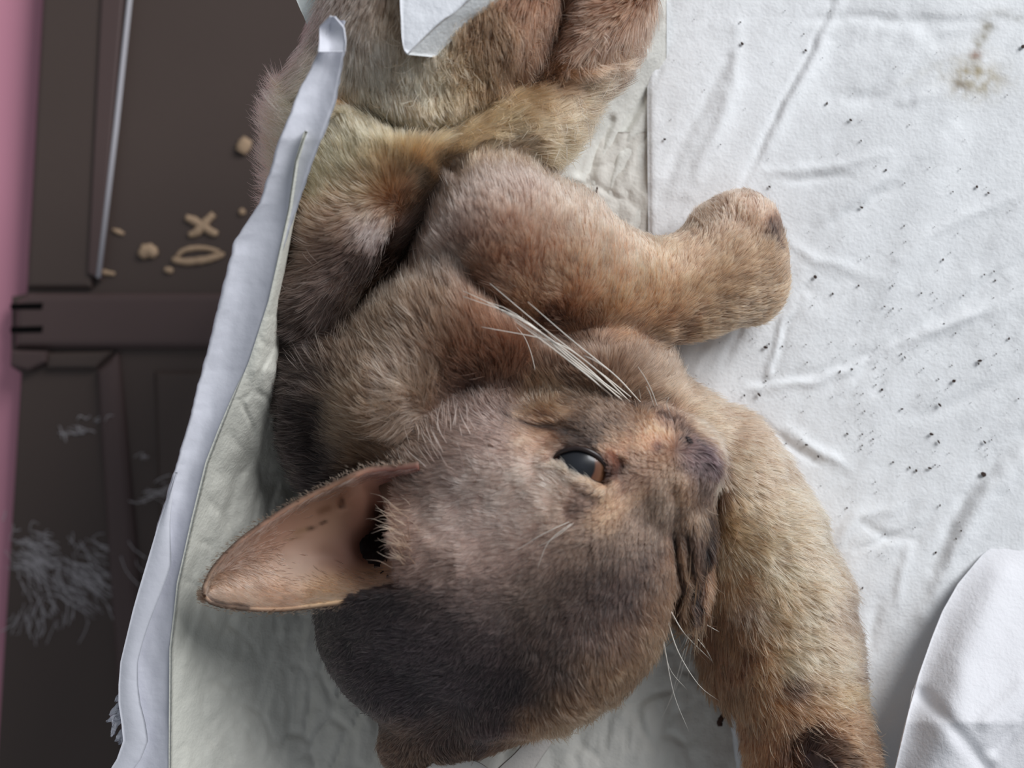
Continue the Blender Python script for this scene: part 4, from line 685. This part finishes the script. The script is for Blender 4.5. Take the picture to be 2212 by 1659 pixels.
# ---------------- fur
DIR = [  # X, Y, dx, dy, length, lift, spread
 (760, 60, -.1, 1, 46, .35, 90), (860, 200, .2, 1, 36, .45, 60), (700, 180, -.5, .6, 46, .35, 60), (600, 200, -1, -.7, 70, .6, 40), (590, 320, -1, -.7, 70, .6, 50), (570, 420, -1, -.6, 60, .6, 40), (680, 330, -.5, -.8, 50, .35, 60), (800, 350, -.35, -1, 48, .35, 60), (720, 420, -.4, -.9, 50, .35, 50),
 (950, 300, .8, -.35, 55, .4, 40), (1060, 280, 1, -.25, 60, .35, 50), (1200, 240, 1, -.2, 60, .3, 60), (1280, 180, 1, .05, 55, .35, 50), (1350, 100, .9, .3, 50, .35, 50), (1200, 320, .7, .7, 50, .35, 40), (1100, 120, .3, .9, 60, .6, 60), (1200, 60, -.4, .9, 55, .5, 60), (1310, 50, -1, .2, 50, .3, 50), (960, 200, .3, .9, 45, .5, 40), (1000, 120, .1, 1, 45, .5, 40),
 (900, 390, -.2, -1, 50, .3, 40), (780, 480, -.5, .5, 40, .5, 50), (700, 500, -1, -.3, 50, .35, 50), (700, 620, -1, .4, 50, .35, 70), (680, 800, -1, -.2, 50, .4, 80), (700, 960, -1, -.1, 50, .4, 60),
 (900, 560, -.4, -1, 45, .35, 60), (860, 680, -.45, -1, 60, .35, 60), (960, 640, -.1, -1, 50, .35, 50), (960, 780, -.4, -1, 60, .35, 60), (800, 800, -.6, -1, 60, .4, 60), (780, 920, -.9, -.6, 60, .45, 60), (880, 880, -.5, .5, 55, .4, 40), (1050, 720, -.5, -.9, 50, .3, 50), (1120, 790, -.2, -1, 50, .35, 50), (1250, 780, -.4, -.6, 45, .3, 60), (1380, 800, .6, -.6, 40, .35, 50),
 (1000, 400, -.3, -1, 40, .4, 60), (1100, 400, -.15, -1, 36, .5, 50), (1200, 420, .1, -1, 34, .5, 50), (1060, 500, -.1, -1, 34, .35, 50), (1160, 520, -.3, -1, 32, .35, 50), (1280, 560, -.25, -1, 28, .35, 50), (1180, 640, -.5, -.8, 28, .3, 40), (1300, 660, -.2, -1, 24, .3, 50), (1400, 600, .0, -1, 24, .35, 60), (1400, 690, .5, -.7, 26, .3, 40), (1320, 720, .8, -.2, 30, .25, 30), (1440, 725, 1, -.3, 30, .25, 30), (1500, 600, .5, -.8, 26, .3, 50),
 (1540, 680, 1, -.25, 30, .25, 40), (1620, 620, .9, -.45, 28, .3, 50), (1580, 520, .35, -.9, 26, .35, 50), (1620, 450, .1, -1, 22, .4, 40), (1680, 580, .8, -.4, 22, .3, 30), (1540, 470, -.5, -.8, 22, .4, 30),
 (1180, 850, -.3, -1, 36, .6, 30), (1060, 850, -.4, -1, 36, .6, 40), (960, 880, -.6, -.8, 36, .5, 40), (1320, 880, -.5, -.8, 24, .5, 40), (1440, 910, -.3, -.9, 18, .5, 30), (1160, 930, -.95, -.2, 26, .25, 40), (1260, 930, -.9, -.35, 20, .25, 40), (1000, 980, -1, -.1, 28, .25, 60), (880, 1000, -.8, -.7, 32, .5, 40), (1100, 1080, -1, .05, 26, .22, 60), (980, 1140, -1, .15, 28, .3, 60), (900, 1160, -1, .0, 26, .4, 30),
 (1210, 1060, -.9, -.35, 26, .25, 30), (1240, 1120, -1, .35, 24, .25, 40), (1380, 980, -.8, -.4, 12, .3, 40), (1420, 1050, -.6, .7, 12, .3, 40), (1500, 1050, -.2, 1, 12, .3, 40), (1360, 1120, -.5, .8, 18, .3, 50), (1460, 1150, 0, 1, 16, .3, 40), (1300, 1220, -.6, .8, 20, .25, 50), (1400, 1240, -.1, 1, 20, .3, 40), (1440, 1300, .5, .9, 32, .45, 40), (1200, 1260, -.8, .5, 22, .22, 60), (1060, 1260, -1, .3, 24, .22, 60),
 (900, 1260, -.9, .3, 26, .25, 50), (900, 1380, -.9, .5, 22, .25, 80), (760, 1380, -.8, .5, 24, .3, 60), (1060, 1420, -.7, .7, 22, .25, 80), (1200, 1380, -.3, .9, 24, .25, 60), (1340, 1380, .2, 1, 30, .35, 60), (1410, 1400, .5, .8, 40, .5, 40), (1280, 1480, .4, 1, 38, .45, 50), (1200, 1560, .5, .9, 44, .5, 40), (1060, 1520, -.1, 1, 26, .3, 60), (900, 1560, -.6, .8, 26, .3, 60), (950, 1640, .6, .5, 26, .3, 40),
 (1450, 880, .6, -.3, 40, .35, 40), (1540, 920, .8, .2, 40, .35, 50), (1620, 1000, .9, .35, 42, .35, 50), (1600, 1120, .9, .35, 46, .3, 60), (1700, 1140, 1, .4, 42, .35, 50), (1600, 1240, .6, .8, 40, .3, 50), (1680, 1280, .8, .6, 48, .35, 50), (1780, 1280, 1, .45, 46, .4, 50), (1740, 1400, .9, .55, 50, .35, 60), (1840, 1420, 1, .3, 46, .4, 40), (1640, 1400, .4, .9, 40, .3, 50), (1560, 1400, .15, 1, 60, .25, 40), (1700, 1480, .9, .1, 40, .3, 30),
 (1660, 1540, .2, .9, 36, .3, 60), (1780, 1540, .7, -.2, 36, .4, 50), (1640, 1620, -.1, 1, 34, .35, 50), (1740, 1600, .1, -.7, 34, .5, 40), (1820, 1600, .7, .2, 34, .5, 40), (1870, 1640, .8, .4, 34, .5, 40), (1590, 1540, -.7, .6, 40, .3, 30)]
DR = np.array(DIR, float)
def flow(X, Y):
    out = np.empty((len(X), 4))
    for i in range(0, len(X), 40000):
        x = X[i:i+40000, None]; y = Y[i:i+40000, None]; d2 = (x-DR[:, 0])**2+(y-DR[:, 1])**2; sg_ = DR[:, 6]*.75
        w = np.exp(-d2/(2*sg_**2))+1e3/(d2+900)**2; w /= w.sum(1)[:, None]; out[i:i+40000] = w@DR[:, 2:6]
    return out
def sample(V0, F0, N0, dens):
    A = V0[F0[:, 0]]; B = V0[F0[:, 1]]; Cq = V0[F0[:, 2]]; Dq = V0[F0[:, 3]]
    ar = .5*np.linalg.norm(np.cross(Cq-A, Dq-B), axis=1); c = (A+Cq)/2; n = N0[F0].mean(1)
    w = ar*dens(c, n); k = rng.poisson(w); f = np.repeat(np.arange(len(F0)), k); u = rng.random((len(f), 1)); v = rng.random((len(f), 1))
    wts = [(1-u)*(1-v), u*(1-v), u*v, (1-u)*v]; q = F0[f]
    P = sum(w_*V0[q[:, i]] for i, w_ in enumerate(wts)); n = sum(w_*N0[q[:, i]] for i, w_ in enumerate(wts)); n /= np.linalg.norm(n, axis=1, keepdims=True)+1e-9
    return P, n
def bare(X, Y, n):
    m = inpoly(X, Y, [tuple(p) for p in EP]) & (n[:, 2] > 0)
    m |= inpoly(X, Y, [(1470, 936), (1494, 940), (1502, 954), (1500, 962), (1488, 960), (1476, 950)]) & (n[:, 2] > 0)
    m |= inpoly(X, Y, [(1734, 1634), (1750, 1628), (1775, 1632), (1786, 1650), (1780, 1690), (1738, 1670)]) & (n[:, 2] > 0)
    m |= inpoly(X, Y, [(862, 1040), (700, 1062), (600, 1120), (470, 1240), (470, 1295), (640, 1305), (780, 1285), (868, 1262), (850, 1190), (862, 1120)])
    return m
def densf(c, n):
    X, Y = proj(c[:, 0], c[:, 1], c[:, 2]); face = np.clip(1-seg_dist(X, Y, [(1050, 1150), (1480, 1050)])[0]/400, 0, 1)
    d = .19+.16*face
    return d*np.where(n[:, 2] < -.25, 0, 1)*np.where((X > -60) & (X < 2000) & (Y > -80) & (Y < 1740), 1, .15)*(c[:, 2] > 12)
R0, Nn = sample(Vb, Fb, Nb, densf)
XX, YY = proj(R0[:, 0], R0[:, 1], R0[:, 2]); keep = ~bare(XX, YY, Nn); R0, Nn, XX, YY = R0[keep], Nn[keep], XX[keep], YY[keep]
def grow(R0, Nn, XX, YY, dx, dy, ln, lift, base, clump=.45, csize=13., curl=.0, K=6, rad=.95, vary=.42, dark=.12, light=.16):
    n = len(R0); ang = rng.normal(size=n)*.14+.8*vnoise(XX/40, YY/40)+.4*vnoise(XX/11, YY/11); ca, sa = np.cos(ang), np.sin(ang)
    d = np.stack([dx*ca-dy*sa, dx*sa+dy*ca, np.zeros(n)], -1); d /= np.linalg.norm(d, axis=1, keepdims=True)+1e-9
    t = d-Nn*(d*Nn).sum(1)[:, None]; t[:, 2] -= .15*(1-np.abs(Nn[:, 2])); t -= Nn*(t*Nn).sum(1)[:, None]; t /= np.linalg.norm(t, axis=1, keepdims=True)+1e-9
    L_ = ln*(.65+.5*rng.random(n))*(1+.35*vnoise(XX/22+40, YY/22)); lf = lift*(.6+.9*rng.random(n)); 
    u = np.linspace(0, 1, K)
    P = R0[:, None]+L_[:, None, None]*(u[None, :, None]*(t*np.cos(lf)[:, None]+Nn*np.sin(lf)[:, None])[:, None]-(u**2)[None, :, None]*(.30*np.sin(lf)[:, None]*Nn)[:, None])
    if curl: 
        bt = np.cross(t, Nn); P += bt[:, None]*(curl*L_[:, None]*np.sin(u[None]*5+rng.random(n)[:, None]*6)*u[None])[..., None]
    # clumps: pull tips towards a leader of the cell
    off = rng.random(2)*100; ci = np.floor((XX+6*vnoise(XX/9, YY/9)+off[0])/csize).astype(int)*100003+np.floor((YY+6*vnoise(XX/9+7, YY/9)+off[1])/csize).astype(int)*17+np.floor(R0[:, 2]/30).astype(int)*7919
    _, inv = np.unique(ci, return_inverse=True); cn = np.bincount(inv); T = P[:, -1]; cen = np.stack([np.bincount(inv, T[:, a])/cn for a in range(3)], -1)[inv]
    P += (clump*(u**1.5))[None, :, None]*(cen-T)[:, None]*(.5+rng.random(n))[:, None, None]
    cl = rng.random(len(cn))[inv]
    g = np.exp(rng.normal(size=n)*vary*.6+(cl-.5)*vary*1.3+.35*vnoise(XX/16, YY/16))
    c = base*g[:, None]; r = rng.random(n)
    c = np.where((r < dark)[:, None], c*np.array([.42, .40, .42]), c); c = np.where((r > 1-light)[:, None], c*1.25+np.array([.03, .024, .018]), c)
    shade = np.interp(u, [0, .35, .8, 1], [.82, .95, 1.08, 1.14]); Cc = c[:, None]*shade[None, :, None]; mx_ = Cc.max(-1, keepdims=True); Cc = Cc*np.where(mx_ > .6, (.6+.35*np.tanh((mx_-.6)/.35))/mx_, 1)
    rd = rad*np.interp(u, [0, .5, 1], [1, .85, .15])[None]*(.7+.6*rng.random(n))[:, None]
    return P, np.clip(Cc, 0, .95), rd
def make_fur(name, parts, m, parent):
    cu = bpy.data.hair_curves.new(name); n = sum(p[0].shape[0] for p in parts); K = parts[0][0].shape[1]; cu.add_curves([K]*n)
    P = np.concatenate([p[0].reshape(-1, 3) for p in parts]); Cc = np.concatenate([p[1].reshape(-1, 3) for p in parts]); Rr = np.concatenate([p[2].ravel() for p in parts])
    W = W3(P)-np.array(parent.location); cu.attributes['position'].data.foreach_set('vector', W.astype(np.float32).ravel())
    ra = cu.attributes.get('radius') or cu.attributes.new('radius', 'FLOAT', 'POINT'); ra.data.foreach_set('value', (Rr*S).astype(np.float32))
    a = cu.attributes.new('col', 'FLOAT_COLOR', 'POINT'); a.data.foreach_set('color', np.c_[Cc, np.ones(len(Cc))].astype(np.float32).ravel())
    cu.materials.append(m); o = bpy.data.objects.new(name, cu); C.objects.link(o); o.parent = parent; o['kind'] = 'stuff'; return o
M_fur = mat('cat_fur', attr=True, rough=.5, spec=.22, trans=.5)
nt = M_fur.node_tree; hb = nt.nodes.new('ShaderNodeBsdfHairPrincipled'); hb.model = 'CHIANG'; hb.parametrization = 'COLOR'
hb.inputs['Roughness'].default_value = .45; hb.inputs['Radial Roughness'].default_value = .7; hb.inputs['Random Roughness'].default_value = .1
nt.links.new(nt.nodes['Attribute'].outputs['Color'], hb.inputs['Color']); nt.links.new(hb.outputs[0], nt.nodes['Material Output'].inputs[0])
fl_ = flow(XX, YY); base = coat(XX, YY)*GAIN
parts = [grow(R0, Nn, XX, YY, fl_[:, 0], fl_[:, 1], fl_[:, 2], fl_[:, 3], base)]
# tangled tufts in the groin and curly fluff on the lower foreleg
def region(c, sx, sy, n):
    d = np.hypot((XX-c[0])/sx, (YY-c[1])/sy); i = np.flatnonzero((rng.random(len(XX)) < np.exp(-d*d)*.5) & (Nn[:, 2] > 0)); return rng.permutation(i)[:n]
i = region((1100, 140), 120, 90, 3000); parts.append(grow(R0[i], Nn[i], XX[i], YY[i], rng.normal(size=len(i)), rng.normal(size=len(i))+.6, 70., .5, base[i]*1.15, .85, 26., .10, light=.3))
i = region((1740, 1330), 90, 170, 4000); parts.append(grow(R0[i], Nn[i], XX[i], YY[i], 1+0*XX[i], .5+.3*rng.normal(size=len(i)), 60., .4, base[i]*1.2, .8, 20., .08, light=.4))
i = region((870, 780), 120, 130, 2500); parts.append(grow(R0[i], Nn[i], XX[i], YY[i], -.45+0*XX[i], -1+.3*rng.normal(size=len(i)), 70., .4, base[i]*1.35, .5, 16., .04, light=.4))
# wet matted locks left of the lower foreleg
i = region((1575, 1400), 50, 120, 4500); parts.append(grow(R0[i], Nn[i], XX[i], YY[i], .12+0*XX[i], 1+0*XX[i], 110., .12, np.tile(lin((112, 78, 54)), (len(i), 1))*rng.uniform(.5, 1.5, len(i))[:, None], .9, 22., .05, light=.2))
print('strands', sum(p[0].shape[0] for p in parts))
i = np.flatnonzero(rng.random(len(XX)) < .03*np.where(Nn[:, 2] < .45, 2.6, 1)*np.where(XX < 700, 2., 1)*np.clip(fl_[:, 2]/30, .3, 1.5)); parts.append(grow(R0[i], Nn[i], XX[i], YY[i], fl_[i, 0], fl_[i, 1], fl_[i, 2]*np.where((XX[i] < 700) & (YY[i] < 480), 1.5, 1.2), fl_[i, 3]*1.4, base[i]*1.12, .15, 16., .05, rad=.65, light=.2))
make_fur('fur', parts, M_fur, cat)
# ear fur: rim, inner down, guard hairs in front of the canal
Ev = e3; En_ = En.reshape(-1, 3)
def eard(c, n):
    X, Y = proj(c[:, 0], c[:, 1], c[:, 2]); lo, _ = seg_dist(X, Y, [tuple(p) for p in loE[::6]]); up, _ = seg_dist(X, Y, [tuple(p) for p in upE[::6]])
    return .20*np.exp(-(lo/30)**2)+.05*np.exp(-(up/10)**2)+.10*np.exp(-(np.hypot(X-520, Y-1260)/80)**2)
R1, N1 = sample(Ev, ft, En_, eard); X1, Y1 = proj(R1[:, 0], R1[:, 1], R1[:, 2]); k = ~inpoly(X1, Y1, [(800, 1060), (868, 1050), (862, 1120), (842, 1190), (800, 1215), (760, 1180)]); R1, N1, X1, Y1 = R1[k], N1[k], X1[k], Y1[k]
_e = earcol(X1, Y1)*1.15; _e = _e.mean(1)[:, None]+(_e-_e.mean(1)[:, None])*.62
p1 = grow(R1, N1, X1, Y1, -1+0*X1, -.35+0*X1, 20., .3, _e, .3, 10., rad=.7, light=.25, dark=.03)
Rb = np.vstack([Eb.reshape(-1, 3)[bnd]]*5)+rng.normal(size=(len(bnd)*5, 3))*3.5; Xb_, Yb_ = proj(Rb[:, 0], Rb[:, 1], Rb[:, 2]); cxm = np.array([680, 1190])
dv_ = np.stack([Xb_-cxm[0], Yb_-cxm[1]], -1); dv_ /= np.linalg.norm(dv_, axis=1, keepdims=True); nb_ = np.c_[dv_*.3, np.full(len(dv_), 1.)]; nb_ /= np.linalg.norm(nb_, axis=1, keepdims=True)
kk = Xb_ < 880
p2 = grow(Rb[kk], nb_[kk], Xb_[kk], Yb_[kk], dv_[kk, 0]-1.6+.6*rng.normal(size=kk.sum()), dv_[kk, 1]+.5*rng.normal(size=kk.sum()), 8., .1, np.tile(lin((96, 72, 56)), (kk.sum(), 1)), .2, 8., rad=.7)
n = 55; tq = rng.random(n); Xg = 868+12*rng.normal(size=n)-18*np.abs(tq-.5); Yg_ = 1085+150*tq; zg = np.array([surf(a, b) for a, b in zip(Xg+16, Yg_)])
gx_, gy_ = unproj(Xg+14, Yg_, zg); Rg = np.stack([gx_, gy_, zg], -1); Ng = np.tile([0, 0, 1.], (n, 1))
p3 = grow(Rg, Ng, Xg, Yg_, -1+0*Xg, -.7+.7*rng.normal(size=n), 30.+45*rng.random(n), .4, np.tile(lin((140, 108, 84)), (n, 1)), .1, 24., .09, rad=.8)
make_fur('ear_fur', [p1, p2, p3], M_fur, cat)

# ---------------- whiskers: each its own thin tapered hair
def whisker(pts, z, r=1.7, bow=30):
    n = 16; c = curve([(*p, 0) for p in pts], n); u = np.linspace(0, 1, n); zz = z[0]+(z[1]-z[0])*u+bow*np.sin(u*math.pi)
    tube('whisker', V(c[:, 0], c[:, 1], zz), r*S*(1-.8*u)+.1*S, M_whisk, cat, 5)
for pts in [[(1338, 858), (1200, 752), (1080, 668), (1000, 628)], [(1345, 866), (1230, 768), (1110, 676), (1046, 650)], [(1330, 850), (1240, 770), (1140, 700), (1070, 664)], [(1352, 862), (1256, 790), (1160, 712), (1084, 668)], [(1322, 856), (1218, 764), (1130, 690), (1000, 640)],
    [(1310, 846), (1260, 804), (1180, 742), (1110, 692)], [(1360, 868), (1290, 800), (1170, 706), (1058, 612)], [(1362, 858), (1290, 800), (1200, 740), (1040, 706)], [(1376, 862), (1330, 812), (1230, 730), (1140, 652)], [(1384, 870), (1330, 812), (1290, 782), (1262, 768)]]:
    whisker(pts, (surf(*pts[0])+8, 500), 1.6, 50)
for pts in [[(1158, 810), (1148, 766), (1134, 730), (1116, 706)], [(1420, 880), (1410, 850), (1396, 820), (1378, 792)], [(1412, 878), (1404, 850), (1396, 834)], [(1446, 890), (1440, 872), (1445, 858)], [(1384, 862), (1382, 850), (1380, 842)]]:
    whisker(pts, (surf(*pts[0])+4, 440), 1.0, 20)
for pts in [[(1424, 1330), (1436, 1400), (1456, 1500), (1488, 1580)], [(1414, 1320), (1434, 1400), (1450, 1450), (1484, 1490)], [(1440, 1335), (1466, 1410), (1510, 1480), (1556, 1516)], [(1462, 1320), (1490, 1360), (1526, 1404), (1544, 1440)], [(1470, 1300), (1506, 1336), (1560, 1368), (1586, 1376)], [(1450, 1322), (1480, 1370), (1540, 1430)]]:
    whisker(pts, (surf(*pts[0])-10, 170), 1.5, 20)
for pts in [[(1512, 1282), (1490, 1370), (1470, 1460), (1440, 1530)], [(1508, 1290), (1484, 1380), (1452, 1500), (1430, 1550)], [(1510, 1300), (1496, 1370), (1490, 1430), (1486, 1470)], [(1506, 1290), (1480, 1380), (1456, 1420)]]:
    whisker(pts, (200, 60), 1.3, 8)
for pts in [[(1242, 1122), (1180, 1150), (1110, 1192)], [(1240, 1126), (1186, 1170), (1160, 1230)], [(1246, 1124), (1200, 1160), (1164, 1180)]]:
    whisker(pts, (surf(*pts[0]), surf(*pts[-1])+22), .45, 10)
whisker([(1690, 1466), (1740, 1466), (1800, 1458), (1884, 1452)], (surf(1690, 1466), 200), 1.5, 16)
# dirt nub hanging from the wet lock
chunk('dirt_clot', [(1572, 1530), (1560, 1548), (1552, 1562), (1560, 1564)], 6, .9, 40, M_twig, 'small brown dirt clot on the pad beside the wet lower foreleg', 'dirt')

# ---------------- pads give way under the kitten's weight
F2 = np.where(FOOT, 36., 999.)
for k in range(10):
    G = F2.copy()
    G[1:] = np.minimum(G[1:], F2[:-1]+3+k); G[:-1] = np.minimum(G[:-1], F2[1:]+3+k); G[:, 1:] = np.minimum(G[:, 1:], F2[:, :-1]+3+k); G[:, :-1] = np.minimum(G[:, :-1], F2[:, 1:]+3+k); F2 = G
for nm in ('quilted_face', 'upper_sheet', 'pad_sheet'):
    me = bpy.data.objects[nm].data; a = np.empty(len(me.vertices)*3, np.float32); me.vertices.foreach_get('co', a); a = a.reshape(-1, 3)
    ix = ((a[:, 0]/S-x0)/H).round().astype(int); iy = ((-a[:, 1]/S-y0)/H).round().astype(int); ok = (ix >= 0) & (iy >= 0) & (ix < FOOT.shape[0]) & (iy < FOOT.shape[1])
    lv = np.full(len(a), 999.); lv[ok] = F2[ix[ok], iy[ok]]; inn = lv < 900; half = np.arange(len(a)) >= len(a)//2
    lim = (lv-np.where(half, 7, 0))*S; m_ = inn & (a[:, 2] < 120*S); a[:, 2] = np.where(m_, np.minimum(a[:, 2], lim), a[:, 2]); me.vertices.foreach_set('co', a.ravel()); me.update()
